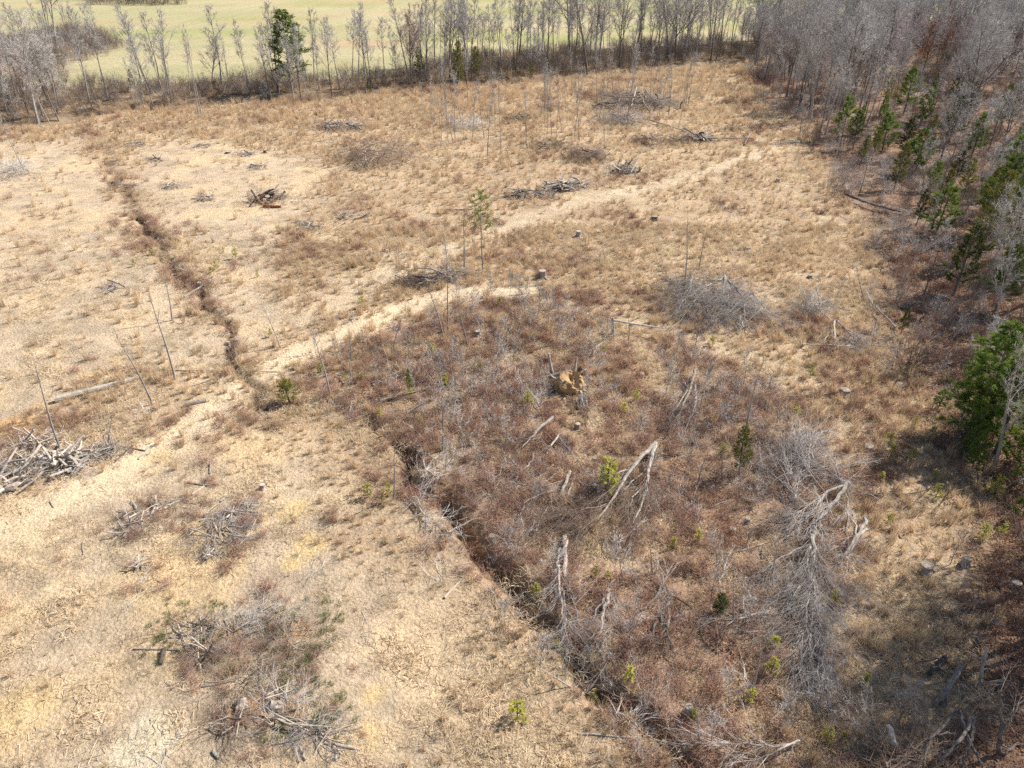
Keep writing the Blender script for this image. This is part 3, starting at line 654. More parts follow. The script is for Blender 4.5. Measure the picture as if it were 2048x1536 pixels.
for s in range(3): tree_kind('thicket', 'bark_grey', 'twig_lilac', seed=130 + s, H=5.5, r0=.06, lo=.12, nl=16, ang=.8, llen=2.4, nsub=6, ntw=6, twr=.011, lean=.06, tip=3)

def put_tree(kind, name, p, label, group, sc=1.0, sxy=None, tilt=None, cat='tree', k=None, dz=0.0):
    tm, cm = TREES[kind][k if k is not None else random.randrange(len(TREES[kind]))]
    e = empty(name, (p[0], p[1], Z1(p) + dz), label, cat, group, random.random() * 6.28, sc, tilt or (random.gauss(0, .03), random.gauss(0, .03)))
    if sxy: e.scale = (sc * sxy, sc * sxy, sc)
    linkobj('trunk', tm, e); linkobj('crown', cm, e); return e

# evergreens: many small needle sprays on whorls of branches
def needles(c, d, n, ln, w, spread=.75):
    c = np.repeat(np.asarray(c, float), n, 0); d = np.repeat(np.asarray(d, float), n, 0) + rng.normal(size=(len(c), 3)) * spread
    d /= np.linalg.norm(d, axis=1, keepdims=True) + 1e-9; L = ln * rng.uniform(.6, 1.2, (len(c), 1)); s = np.cross(d, rng.normal(size=d.shape)); s /= np.linalg.norm(s, axis=1, keepdims=True) + 1e-9
    V = np.stack([c - s * w, c + s * w, c + d * L], 1).reshape(-1, 3); return V, np.arange(len(V)).reshape(-1, 3)
def conifer(seed, H, r0, base, rad, leafm, shape='pine', bark='bark_dark', dens=1.0, nl=None):
    random.seed(seed); np.random.seed(seed); S = []; cs = []; ds = []
    nl = nl or int(H * 5 * dens)
    for i in range(nl):
        t = base + (1 - base) * (i + random.random()) / nl; u_ = (t - base) / (1 - base)
        rr = rad * ({'pine': (1 - u_) ** .6 * (.55 + .45 * min(1, u_ * 5)), 'cedar': min(1, u_ * 3.2 + .45) * (1 - u_ ** 2.2) ** .9, 'spire': (1 - u_) ** .85}[shape]) * random.uniform(.6, 1.2) + .08
        a = i * 2.4 + random.gauss(0, .4); el = {'pine': .35, 'cedar': .45, 'spire': .55}[shape] * random.uniform(.4, 1.5) + u_ * .3
        d = np.array([math.cos(a) * math.cos(el), math.sin(a) * math.cos(el), math.sin(el)]); p = np.array([0, 0, t * H])
        lp = limb_poly(p, d, rr, .02, 4, .10, .06); poly_segs(S, lp, max(.012, r0 * .3 * (1 - t) + .012), .008)
        for q in range(int(3 + rr * 5 * dens)):
            f = random.uniform(.35, 1) * 4; j = min(int(f), 3); b = lp[j] + (lp[j + 1] - lp[j]) * (f - j); dd = (lp[j + 1] - lp[j]); dd = dd / np.linalg.norm(dd) + np.random.normal(size=3) * .55
            dd /= np.linalg.norm(dd); l2 = (min(.18 + rr * .22, .6) if H > 2 else .10) * random.uniform(.6, 1.2); e = b + dd * l2; S.append([*b, *e, .009, .006])
            for s_ in (.35, .7, 1.0): cs.append(b + dd * l2 * s_); ds.append(dd)
    if H < 2: nd = needles(cs, ds, 9, .085, .010, .5)
    elif shape == 'pine': nd = needles(cs, ds, 18, .20, .014, .6)
    else: nd = needles(cs, ds, 16, .14, .017, .65)
    tr = polytube([np.array([0, 0, z_]) + np.array([math.sin(z_ * .7 + seed), math.cos(z_ * .5 + seed), 0]) * .05 * H / 8 for z_ in np.linspace(-.1, H, 8)], np.linspace(r0, .015, 8), 7, .05, seed)
    br = tubes(S, 3)
    return mk_mesh('trunk', tr[0], [tr[1]], bark, smooth=True), mk_mesh('branches', br[0], [br[1]], bark), mk_mesh('foliage', nd[0], [nd[1]], leafm)
CON = {}
CON['pine'] = [conifer(s, 9.0, .14, .20, 2.0, 'pine_needle', 'pine', dens=1.45) for s in (1, 2, 3)]
CON['young_pine'] = [conifer(s, 4.0, .07, .08, 1.15, 'pine_needle', 'pine', dens=1.5) for s in (4, 5)]
CON['cedar'] = [conifer(s, 7.0, .12, .18, 1.35, 'cedar_leaf', 'cedar', dens=1.6) for s in (6, 7)]
CON['olive'] = [conifer(s, 7.0, .12, .15, 1.35, 'olive_leaf', 'cedar', dens=1.5) for s in (8, 9)]
CON['seedling'] = [conifer(s, 1.0, .02, .05, .24, 'seedling_leaf', 'spire', dens=2.2, nl=14) for s in (11, 12, 13, 14)]
CON['lone'] = [conifer(15, 7.5, .07, .50, 1.45, 'pine_light', 'cedar', 'bark_grey', dens=.75)]
def put_con(kind, name, p, label, group=None, sc=1.0, sxy=1.0, cat='pine tree', k=None, tilt=None):
    ms = CON[kind][k if k is not None else random.randrange(len(CON[kind]))]
    e = empty(name, (p[0], p[1], Z1(p)), label, cat, group, random.random() * 6.28, sc, tilt or (random.gauss(0, .03), random.gauss(0, .03)))
    e.scale = (sc * sxy, sc * sxy, sc)
    for nme, m in zip(('trunk', 'branches', 'foliage'), ms): linkobj(nme, m, e)
    return e
def hgt(v0, v1, u=1024):
    """height of something whose foot shows at row v0 and whose top shows at row v1"""
    p = P(u, v0); a = (768 - v1) / FPX; return max(.3, CAM_H + p[1] * (a * cP - sP) / (a * sP + cP))

# ---- creek-side line: single trees one can pick out   (foot u,v  top v  kind  label)
CK = 'tall bare trees of the creek line'
heroes = [(107,106,-60,'pale','white barked leaning tree, left of the twin pale trees by the pasture scrub'),(116,100,-70,'pale','white barked straighter tree, right of the twin pale trees by the pasture scrub'),
 (115,228,95,'slim','dark trunked tree leaning left beside the pinkish maple'),(82,252,170,'snag','short leaning grey trunk at the left end of the creek line'),(102,252,150,'slim','thin leaning pale trunk at the left end of the creek line'),
 (200,215,110,'pole','slender pale tree left of the creekside olive bush'),(290,222,110,'slim','slender bare tree right of the creekside olive bush'),(398,235,55,'pole','left stem of the pale slender pair on the creek bank'),(404,236,60,'pole','right stem of the pale slender pair on the creek bank'),
 (425,176,80,'broad','crooked dark spreading tree at the pasture edge, left part of the creek'),(500,186,45,'slim','bare round crowned tree at the pasture edge left of the tall creekside pine'),(544,205,60,'slim','grey trunked tree close left of the tall creekside pine'),
 (560,204,130,'slim','thin pale trunk between the two grey trees left of the creekside pine'),(602,200,55,'slim','stout pale grey trunk in front of the tall creekside pine'),(588,200,120,'slim','thin double stem left of the stout trunk by the creekside pine'),
 (664,190,25,'slim','lone straight grey tree right of the tall creekside pine'),(733,192,30,'slim','slender white trunk beside the dark bank right of the creekside pine'),(770,160,40,'slim','slender dark tree behind the middle creek bank'),
 (824,168,35,'red','pinkish crowned tree leaning left near the hanging cedar'),(842,150,10,'slim','tall straight tree with the cedar clinging to it'),(900,158,5,'broad','big grey crowned tree in the middle of the creek line'),
 (935,150,20,'slim','pale round crowned tree right of the big grey crowned one'),(980,155,15,'slim','bare dark tree left of the leaning creek giant'),(1176,151,-60,'broad','big dark tree leaning left over the creek bank'),(1190,131,-50,'broad','big upright tree right of the leaning creek giant'),
 (1274,100,-70,'broad','very tall thick grey trunk behind the creek brush'),(1300,90,10,'broad','crooked tree right of the very tall thick trunk'),(1345,98,0,'slim','multi stemmed dark tree behind the sandy creek bar'),(1388,112,10,'slim','straight thin dark trunk behind the sandy creek bar'),
 (1418,88,-60,'broad','tall tree right of the sandy creek bar, leaning right'),(1430,128,-40,'slim','tall slim tree in front of the creek at its right end'),(20,200,95,'red','pinkish budding maple at the left frame edge'),(-25,215,80,'red','pinkish budding maple cut by the left frame edge'),(55,215,120,'red','smaller pinkish maple right of the budding maple pair')]
for u, v, t, kind, lab in heroes:
    h = hgt(v, t); H0 = {'pale': 18, 'broad': 16, 'slim': 13, 'pole': 9.5, 'red': 11, 'snag': 6}[kind]; s_ = h / H0
    lean = -.09 if u < 450 else (-.03 if u < 900 else 0)
    e = put_tree(kind, 'bare_tree', P(u, v), lab, None, s_, min(1.25, max(.8, 1 / s_ ** .35)))
    e.rotation_euler[1] = lean + random.gauss(0, .03)
    if 'leaning left over' in lab: e.rotation_euler = (0, -.16, 0)
# ---- filling trees of the creek line
def pts_in(poly, n, mind, seed, dfun=None):
    r_ = np.random.default_rng(seed); out = []; lo, hi = poly.min(0), poly.max(0); tries = 0
    while len(out) < n and tries < 60:
        tries += 1; c = lo + (hi - lo) * r_.random((4000, 2)); c = c[polydist(poly, c[:, 0], c[:, 1], True) < 0]
        u, v = proj(c[:, 0], c[:, 1]); c = c[(u > -60) & (u < 2250)]
        if dfun is not None: c = c[r_.random(len(c)) < dfun(c[:, 0], c[:, 1])]
        for q in c:
            if len(out) >= n: break
            if all((q[0] - o[0]) ** 2 + (q[1] - o[1]) ** 2 > mind * mind for o in out): out.append(q)
    return out
BELT_IN = np.vstack([PP([(0,246),(120,238),(250,214),(480,198),(640,192),(760,184),(900,168),(1060,155),(1190,145),(1350,132),(1480,118),(1560,112)]), PP([(1560,74),(1400,88),(1200,98),(1060,106),(900,122),(800,148),(640,160),(480,162),(300,170),(120,174),(0,174)])])
LMC = [((115,170),'the leaning dark trunk'),((268,165),'the creekside olive bush'),((425,140),'the crooked dark tree'),((500,120),'the round crowned tree'),((602,120),'the stout grey trunk'),((664,120),'the lone straight tree'),((733,120),'the slender white trunk'),((842,120),'the hanging cedar'),((900,90),'the big grey crown'),((980,90),'the bare dark tree'),((1040,150),'the yellowish cedar bush'),((1176,100),'the leaning creek giant'),((1274,60),'the very tall thick trunk'),((1345,90),'the multi stemmed tree'),((1400,150),'the sandy creek bar'),((1430,80),'the tall slim end tree'),((1520,100),'the wood corner')]
CU = set()
def clabel(desc, u, v):
    for L in sorted(LMC, key=lambda L: abs(L[0][0] - u))[:3]:
        dx = u - L[0][0]; side = 'right of ' if dx > 0 else 'left of '
        for bank in (('on the near bank, ' if v > 150 - (u - 1000) * .06 else 'on the far bank, '), 'at the creek, '):
            for n in (('close ' if abs(dx) < 25 else ''), 'just '):
                t = desc + ' ' + bank + n + side + L[1]
                if t not in CU: CU.add(t); return t
    return desc + ' among others of the creek line'
def dright(x, y):
    u, v = proj(x, y); return .75 + .25 * sst(760, 900, u)
for p in pts_in(BELT_IN, 240, 1.1, 3, dright):
    kind = random.choices(['slim', 'pole', 'broad', 'thicket', 'red'], [8, 7, 1.0, 2.5, 0])[0]; s_ = random.uniform(.75, 1.5)
    lab = {'slim': 'slim grey bare tree among others of the creek line', 'pole': 'pole thin bare tree among others of the creek line', 'broad': 'wide crowned bare tree among others of the creek line', 'thicket': 'low multi branched bare tree in the creek line', 'red': 'reddish twigged small tree in the creek line'}[kind]
    uu, vv = proj(p[0], p[1]); lab = clabel(lab.split(' among')[0].split(' in the creek')[0], float(uu), float(vv))
    put_tree(kind, {'pole': 'slender_tree', 'thicket': 'small_tree'}.get(kind, 'bare_tree'), p, lab, kind + ' bare trees along the creek', s_ * (1.15 if kind == 'pole' else 1))
def slabel(kind, u, v):
    d = {'slim': 'slim bare tree', 'thicket': 'bushy bare tree', 'broad': 'wide bare tree'}[kind]; row = 'front' if v > 118 else ('middle' if v > 88 else 'back')
    return d + ' in the ' + row + ' of the pasture scrub, ' + ('left of' if u < 60 else ('around' if u < 140 else 'right of')) + ' the white twin trees'
for p in pts_in(SCRUB, 22, 2.5, 5):
    kind = random.choice(['slim', 'slim', 'thicket', 'thicket', 'thicket', 'broad']); uu, vv = proj(p[0], p[1]); put_tree(kind, 'bare_tree', p, slabel(kind, float(uu), float(vv)), 'trees of the pasture scrub', random.uniform(.7, 1.1) * (.7 if kind == 'broad' else 1))
fe = PP([(185,9),(300,9.5),(372,7),(378,3),(300,-2),(180,-4)]); q_ = np.array(pts_in(fe, 60, 5.0, 6))
scatter('pasture_edge_woods', 'shrub', q_[:, 0], q_[:, 1], rng.uniform(3.0, 5.0, len(q_)))
# ---- pole saplings standing in the clearing
POLES = PP([(850,300),(845,215),(900,195),(1010,205),(1200,180),(1360,185),(1400,250),(1290,275),(1180,290),(1090,320),(1000,325)])
for p in pts_in(POLES, 68, .8, 8, lambda x, y: .15 + .85 * (fbm(x, y, 5, 3, 2) > .5)):
    uu, vv = proj(p[0], p[1]); put_tree('pole', 'pole_sapling', p, ulabel('tall thin bare sapling', float(uu), float(vv)), 'bare saplings of the clearing grove', random.uniform(.65, 1.25), cat='sapling')
# ---- the wood on the right
WOOD = PP([(1500,120),(1545,190),(1610,240),(1650,310),(1700,385),(1765,440),(1800,520),(1825,600),(1860,700),(1960,800),(2048,930),(2160,1050),(2500,1050),(3000,700),(2600,100),(2400,22),(1580,22),(1560,70)])
def dwood(x, y): return np.clip(1.15 - y / 330, .12, 1) * (.35 + .65 * sst(48, 72, y))
LMW = [((1896,510),'the large dark cedar'),((1956,480),'the tall olive cedar'),((1787,330),'the edge cedar'),((1803,270),'the leaning cedar'),((1684,230),'the light green pine'),((1801,175),'the round headed pine'),((1998,200),'the right edge pine'),((1908,330),'the dark mid wood cedar'),((1960,750),'the bright pine clump'),((1870,110),'the rusty oaks'),((1965,385),'the yellow green cedar'),((1718,340),'the broken topped trunk'),((1985,920),'the grey trunk'),((1740,410),'the long dark fallen trunk')]
WU = set()
def wlabel(desc, p):
    u, v = proj(p[0], p[1]); u = float(u); v = float(v)
    for L in sorted(LMW, key=lambda L: math.hypot(L[0][0] - u, L[0][1] - v))[:4]:
        dx, dy = u - L[0][0], v - L[0][1]
        ww = ('right of ' if dx > 0 else 'left of ') if abs(dx) > 1.5 * abs(dy) else ('in front of ' if dy > 0 else 'behind ')
        if .66 * abs(dy) < abs(dx) <= 1.5 * abs(dy): ww = ('front ' if dy > 0 else 'back ') + ('right of ' if dx > 0 else 'left of ')
        for far in ('', 'far '):
            t = desc + ' of the wood ' + far + ww + L[1]
            if (far != '') == (math.hypot(dx, dy) > 70) and t not in WU: WU.add(t); return t
    return desc + ' of the right-hand wood, half hidden among others'
KD = {'slim': 'slim bare tree', 'broad': 'wide crowned bare tree', 'pole': 'pole thin bare tree', 'thicket': 'low branchy bare tree', 'red': 'reddish twigged tree'}
EVG = [(1806,232,136,35),(1684,275,193,16),(1787,378,285,28),(1803,320,238,25),(1742,322,258,22),(1998,268,170,30),(1908,365,300,25),(1965,440,335,28),(2022,130,55,22),(1952,525,345,24),(1905,590,452,36),(1831,455,380,14),(1965,890,652,90),(2040,420,330,25),(1860,205,146,18),(1870,135,60,45)]
def clear_view(p):
    u, v = proj(p[0], p[1]); top = proj(p[0], p[1], 12.0)[1]
    for (eu, ev, et, w_) in EVG:
        if v > ev - 4 and abs(u + (u - 1024) * .03 - eu) < w_ + 12 and top < ev - 5: return False
    return True
wood_pts = [p for p in pts_in(WOOD, 740, 1.4, 4, dwood) if clear_view(p) or random.random() < .12]
wood_pts = sorted(wood_pts, key=lambda p: math.hypot(*p) + (60 if proj(*p)[0] > 2090 else 0))
for p in wood_pts[:150]:
    kind = random.choices(['slim', 'broad', 'pole', 'thicket', 'red'], [6, 3.0, 2.5, 2.2, .35])[0]; s_ = random.uniform(.65, 1.15) * (1.05 if p[1] > 130 else .9)
    put_tree(kind, {'pole': 'slender_tree', 'thicket': 'small_tree'}.get(kind, 'bare_tree'), p, wlabel(KD[kind], p), kind + ' trees of the right-hand wood', s_)
for kind in ('slim', 'broad', 'thicket', 'red'):
    for tm, cm in TREES[kind][:4]:
        import bmesh
        b = bmesh.new(); b.from_mesh(tm); nf = len(b.faces); b.from_mesh(cm); me = bpy.data.meshes.new('far_tree'); 
        for f in list(b.faces)[nf:]: f.material_index += 1
        b.to_mesh(me); b.free(); me.materials.append(tm.materials[0]); [me.materials.append(m_) for m_ in cm.materials]
        SRC.setdefault('far_tree', []).append(bpy.data.objects.new('far_tree', me))
far = np.array(wood_pts[150:]); EXTRA = PP([(1470,112),(1560,74),(1700,50),(2500,10),(2700,60),(2400,120),(1560,150)])
far = np.vstack([far, np.array(pts_in(EXTRA, 130, 2.8, 12))])
scatter('far_woods', 'far_tree', far[:, 0], far[:, 1], rng.uniform(.75, 1.2, len(far)), tilt=.03)
for u, v, t, kind, lab in [(1956,590,380,'broad','tall dark trunked tree right of the dark cedar, leaf litter at its foot'),(1985,945,700,'pale','grey trunked bare tree right of the bright green pines'),(1848,588,440,'slim','slender dark tree left of the dark cedar'),(1718,390,285,'snag','broken topped grey trunk at the wood edge'),(1668,330,225,'pole','thin white stemmed tree at the wood edge'),
   (1760,545,430,'pole','slender tree at the grass edge left of the dark cedar'),(1975,305,190,'broad','forked dark tree deep in the wood, right side'),(1997,318,170,'broad','second forked dark tree deep in the wood by the right frame edge'),(2110,1290,1000,'broad','bare tree casting shade from beyond the right frame edge'),(1600,268,180,'slim','pale leaning tree at the far wood edge')]:
    h = hgt(v, t); H0 = {'pale': 18, 'broad': 16, 'slim': 13, 'pole': 9.5, 'snag': 6}[kind]; put_tree(kind, 'bare_tree', P(u, v), lab, None, max(.45, h / H0), 1.0)
for u, v, s_, ol in [(1848,118,1.0,'rusty leaved oak, left one of the trio deep in the wood'),(1895,112,1.15,'largest rusty leaved oak, right one of the trio deep in the wood'),(1880,125,.9,'small rusty leaved oak between the two larger ones'),(1838,140,.8,'low rusty leaved oak in front of the trio deep in the wood'),(2000,135,.8,'rusty leaved oak alone near the right frame edge')]:
    put_tree('rust', 'oak_tree', P(u, v), ol, 'rusty leaved oaks of the wood', s_)
sh_ = np.random.default_rng(31); nsh = 0
for u, v in [(2046,1200),(2040,1260),(2010,1310),(2040,1330),(1990,1340),(1960,1360),(2000,1380),(2040,1420),(1940,1400),(1900,1400),(1870,1430),(1960,1450),(2000,1490),(1900,1470),(1850,1480),(1930,1520),(1810,1510),(1860,1530),(1990,1535),(1780,1490),(1750,1530),(2046,1500),(1730,1520)]:
    q = P(u, v)
    for L in (9, 13, 17, 22, 27):
        c = q + L * np.array([.89, .45]) + sh_.normal(size=2) * .8; cu, cv = proj(*c)
        if cu > 2085 and nsh > -1 and L > (13 if nsh % 2 else 8): break
    if cu <= 2085: continue
    if nsh % 5 in (1, 4): nsh += 1; continue
    if nsh % 6 == 3: put_con('pine', 'pine_tree', c, 'pine of the wood beyond the right frame edge', 'pines beyond the right frame edge', sh_.uniform(.8, 1.15), 1.3)
    else: put_tree(['broad', 'slim', 'broad', 'thicket', 'broad'][nsh % 5], 'bare_tree', c, 'bare tree of the wood just beyond the right frame edge', 'trees beyond the right frame edge', sh_.uniform(.7, 1.0))
    nsh += 1

# ---- evergreens: foot u, v, top v, kind, width factor, label
for u, v, t, kind, w, lab, c in [
 (965,542,382,'lone',1.0,'lone young pine with bare lower stem in the middle of the clearing','pine tree'),
 (586,182,22,'pine',1.55,'tall full pine of the creek line behind the stout grey trunk','pine tree'),(842,165,95,'olive',.9,'olive cedar standing against a straight bare tree of the creek line','cedar tree'),
 (268,182,138,'olive',.9,'small olive evergreen at the left part of the creek line','cedar tree'),(432,185,160,'cedar',.9,'tiny dark evergreen left of the round crowned creek tree','cedar tree'),(738,190,158,'cedar',1.3,'low dark evergreen on the creek bank','cedar tree'),
 (918,165,72,'olive',1.0,'faded olive cedar among the big grey crowns of the creek','cedar tree'),(952,160,95,'olive',1.1,'dull olive cedar right of the faded one in the creek line','cedar tree'),(1062,163,122,'olive',.9,'yellowish cedar bush at the edge of the straw field','cedar tree'),(1027,150,115,'cedar',1.2,'dark evergreen shrub in the middle of the creek line','cedar tree'),
 (1806,232,136,'pine',1.35,'broad round headed pine deep in the wood','pine tree'),(1860,205,146,'pine',.8,'small pine right of the round headed one','pine tree'),(1684,275,193,'young_pine',1.0,'bright light green pine at the far edge of the wood','pine tree'),(1716,268,210,'pine',.8,'small dark pine right of the bright light green one','pine tree'),
 (1803,320,238,'cedar',1.3,'very dark leaning cedar behind the olive cedar','cedar tree'),(1787,378,285,'olive',1.15,'olive green cedar at the wood edge in front of the very dark one','cedar tree'),(1742,322,258,'olive',1.1,'dull olive cedar at the wood edge left of the very dark one','cedar tree'),
 (1998,268,170,'pine',1.2,'dark pine near the right frame edge, upper part of the wood','pine tree'),(2040,310,222,'pine',1.1,'pine cut by the right frame edge in the upper wood','pine tree'),(1908,365,300,'cedar',1.3,'dark cedar between grey crowns in the middle of the wood','cedar tree'),
 (1965,440,335,'olive',1.1,'yellow green cedar in the middle of the wood near the right edge','cedar tree'),(2022,130,55,'olive',1.0,'olive cedar at the top right of the wood','cedar tree'),(1818,60,5,'olive',1.0,'far olive cedar at the top of the wood','cedar tree'),(1806,90,30,'cedar',1.3,'far dark cedar in front of the topmost olive one','cedar tree'),
 (1831,455,380,'cedar',1.0,'thin dark cedar left of the tall olive cedar','cedar tree'),(1952,525,345,'olive',1.0,'tall olive cedar behind the dark cedar','cedar tree'),(1905,590,452,'cedar',1.25,'large dark cedar at the edge of the wood casting a dark shadow','cedar tree'),(1800,670,615,'cedar',.8,'low dark evergreen beside the slash at the wood edge','cedar tree'),
 (1850,300,225,'olive',1.0,'olive cedar between grey crowns right of the leaning cedar','cedar tree'),(1925,250,165,'cedar',1.1,'dark cedar in the upper wood left of the right edge pine','cedar tree'),(1880,420,340,'olive',1.0,'small olive cedar left of the yellow green cedar','cedar tree'),(2010,520,420,'olive',1.2,'olive cedar right of the tall dark trunk','cedar tree'),(1760,250,190,'pine',1.0,'small pine left of the round headed pine','pine tree'),(1720,330,270,'olive',1.2,'olive cedar at the very edge of the wood','cedar tree'),(1935,180,105,'pine',1.1,'far pine in the upper wood','pine tree'),
 (2035,420,330,'pine',1.0,'green pine cut by the right edge behind the bare forked trees','pine tree'),
 (1946,880,652,'pine',1.4,'tall bright green pine, front left of its clump','pine tree'),(2008,850,668,'pine',1.4,'bright green pine by the right frame edge, back of its clump','pine tree'),(1990,905,745,'young_pine',1.35,'bushy bright green pine in front of the clump','pine tree'),(1932,872,760,'young_pine',1.4,'dense lower pine on the left of the clump','pine tree'),(2050,960,830,'young_pine',1.3,'bushy pine at the right frame edge in front of the clump','pine tree'),
 (1876,818,778,'young_pine',1.25,'round bright green little pine left of the pine clump','pine tree'),(1943,940,868,'young_pine',.9,'slender bright pine sapling in front of the pine clump','pine tree'),(1928,912,852,'young_pine',.8,'slim pine sapling behind the slender bright one','pine tree'),
 (1988,990,958,'seedling',1.3,'light green pine seedling right of the bare grey trunk','pine tree'),(2032,1038,990,'young_pine',1.0,'bushy light green little pine at the right frame edge','pine tree'),(1962,1078,1052,'seedling',1.3,'light green seedling at the shaded wood edge','pine tree'),
 (1477,950,853,'olive',1.0,'small dark cedar with a thin leaning stem beside the twig tangle','cedar tree'),(1438,1228,1186,'cedar',1.6,'little round dark green cedar among brown brambles','cedar tree'),(578,802,755,'olive',2.2,'round yellow green cedar bush near the bend of the track','cedar bush'),(820,790,738,'pine',.5,'dark green young pine among grey saplings','pine tree'),
 (1160,752,736,'cedar',2.0,'low green bush behind the orange clay root plate','evergreen bush'),(1213,985,928,'seedling',1.5,'bright green pine seedling left of the forked fallen trunk','pine tree'),(863,712,688,'seedling',1.2,'bright green seedling on the bramble slope left of the white saplings','pine tree')]:
    h = hgt(v, t); H0 = {'pine': 9, 'young_pine': 4, 'cedar': 7, 'olive': 7, 'seedling': 1, 'lone': 7.5}[kind]
    n_ = {'pine tree': 'pine_tree', 'cedar tree': 'cedar_tree', 'cedar bush': 'cedar_bush', 'evergreen bush': 'evergreen_bush'}[c]
    put_con(kind, n_, P(u, v), lab, None, h / H0, w, c)
er = np.random.default_rng(9)
for u, v in [(1705,300),(1765,300),(1830,345),(1860,380),(1925,395),(1895,290),(1940,320),(1985,400),(2025,350),(1975,470),(1870,470),(1840,250),(1900,215),(1950,130),(1990,90),(1770,200),(2030,560),(1990,620)]:
    kk = ['olive', 'pine', 'cedar', 'olive', 'young_pine'][int(er.integers(5))]; p = P(u, v)
    put_con(kk, 'pine_tree' if 'pine' in kk else 'cedar_tree', p, wlabel({'olive': 'olive green cedar', 'pine': 'green pine', 'cedar': 'dark cedar', 'young_pine': 'bushy green pine'}[kk], p), 'evergreens of the wood', {'olive': .95, 'pine': .85, 'cedar': .95, 'young_pine': 1.3}[kk] * er.uniform(.8, 1.25), er.uniform(1.0, 1.35), 'pine tree' if 'pine' in kk else 'cedar tree')
# ---- yellow-green seedlings
for i, (u, v) in enumerate([(325,525),(305,512),(270,535),(422,545),(448,505),(470,515),(515,552),(432,535),(540,668),(724,760),(745,715),(690,756),(725,612),(915,548),(766,1008),(738,995),(780,990),(760,832),(821,793),(842,850),(890,775),
   (1207,705),(1068,685),(1248,822),(1273,800),(1425,690),(1055,812),(960,745),(1190,1155),(1215,1160),(1119,1285),(1072,1185),(1189,1370),(1257,1365),(1445,910),(1395,1080),(1345,1095),(1590,1210),(1640,1215),(1668,1205),(1545,1300),(1725,1375),(1650,1485),
   (1827,852),(1860,873),(1776,895),(1780,915),(1820,925),(1868,960),(1870,995),(1760,965),(1775,1045),(2000,1070),(1620,752),(1740,765),(1590,835),(1370,580),(1277,585),(1500,1400),(1385,1440),(1000,615),(1025,665),(640,745),(1540,1350),(1685,1480),(1035,1435)]):
    p = P(u, v); put_con('seedling', 'pine_seedling', p, ulabel('small yellow green pine seedling', u, v), 'pine seedlings of the clearing', random.uniform(.6, 1.15), random.uniform(.9, 1.4), 'seedling')

# ---- single snags and leafless saplings in the clearing: foot u, v, top u, v
def put_snag(u, v, tu, tv, kind='snag', desc='thin leaning dead stem', k=None):
    h = hgt(v, tv); p = P(u, v); H0 = {'snag': 6.0, 'sapling': 3.6, 'pole': 9.5, 'thicket': 5.5}[kind]
    a = (tu - 1024) / FPX; b = -(tv - 768) / FPX; d = (b * sP + cP); y_ = p[1]; t = y_ / d; x_ = a * t
    e = put_tree(kind, 'dead_sapling' if kind in ('snag', 'pole') else 'bare_sapling', p, ulabel(desc, u, v), 'bare stems of the clearing', h / H0, min(1.6, max(.75, 1 / (h / H0) ** .5)), (0, math.atan2(x_ - p[0], h)), 'sapling', k)
    e.rotation_euler = (0, math.atan2(x_ - p[0], h), 0); return e
for a in [(305,806,225,640,'snag','tall forked pale dead sapling leaning left'),(350,756,303,540,'snag','tall thin dead sapling leaning left'),(120,900,18,700,'snag','tall pale dead sapling leaning far left'),(52,350,0,215,'pole','pale dead pole leaning left'),(660,786,635,640),(887,674,860,545),(896,662,885,470,'pole','tall pale twiggy sapling'),(936,695,925,555,'pole','pale twiggy sapling'),
  (928,536,925,415),(1370,562,1385,420,'snag','dark slim forked dead tree'),(1396,546,1408,455,'snag','dark slim dead tree'),(1490,862,1517,700,'snag','dark straight leaning dead tree'),(885,902,884,765,'snag','pale crooked dead stem'),(1048,830,1040,750),(215,892,170,830,'snag','short white dead stick leaning left'),(225,900,190,835,'snag','short white dead stick'),(215,885,230,815,'snag','crooked white dead stick'),
  (318,805,312,770),(1443,960,1440,880,'snag','crooked white sapling stem'),(1505,1385,1535,1265,'snag','dark leaning dead stem'),(1398,1490,1385,1380,'snag','bowed white sapling'),(166,1000,163,980),(1165,1372,1030,1285,'snag','pale bowed leaning sapling'),(1012,1102,1012,1050,'sapling'),(700,775,690,730,'snag'),(1210,520,1205,480),(560,690,520,600,'snag'),(787,1000,787,870,'snag','upright pale dead stem in the ditch'),(815,930,812,880,'snag','short thick dead stem in the ditch'),
  (345,640,320,520),(785,700,790,620,'snag'),(1395,900,1360,820,'snag'),(1730,600,1712,520),(1640,620,1636,555,'snag'),(1255,980,1260,930,'snag')]:
    put_snag(*a[:4], *(a[4:] if len(a) > 4 else ()))
for i, (u, v, h) in enumerate([(1048,640,75),(1060,690,70),(1110,690,95),(1095,650,70),(1130,720,75),(880,760,60),(905,740,65),(925,765,60),(940,800,55),(970,790,60),(990,760,55),(1000,800,60),(1010,730,65),(930,900,80),(980,880,75),(870,830,60),(900,850,75),(1015,700,60),(1075,640,70),(960,700,60),(790,790,60),(760,780,55),(690,730,55),(820,720,60),(1230,690,45),(1330,740,50),(1400,820,70),(1420,800,60),(1460,830,75),
  (1370,940,70),(1440,860,70),(1520,980,60),(1330,790,55),(1545,880,70),(1190,760,50),(1165,840,50),(1300,960,60),(1150,590,40),(1020,590,50),(1040,610,60),(985,605,55),(1600,640,60),(1670,600,50),(1740,700,60),(1760,760,60),(1830,700,60),(1860,660,70),(1900,690,70),(1940,650,70),(1870,770,60),(1800,600,60),(1900,1130,70),(1700,1480,90),(1800,1440,80),(1560,1460,80),(1640,1420,70),(1420,1500,70),(1490,1260,70),(1010,1250,50),(1080,1330,60),(720,600,40),(630,700,45),(480,720,40),(460,700,40)]):
    put_snag(u, v, u + (u - 1024) * .03 + random.gauss(0, 5), v - h, 'sapling' if h > 42 else 'snag', 'grey twiggy leafless sapling')

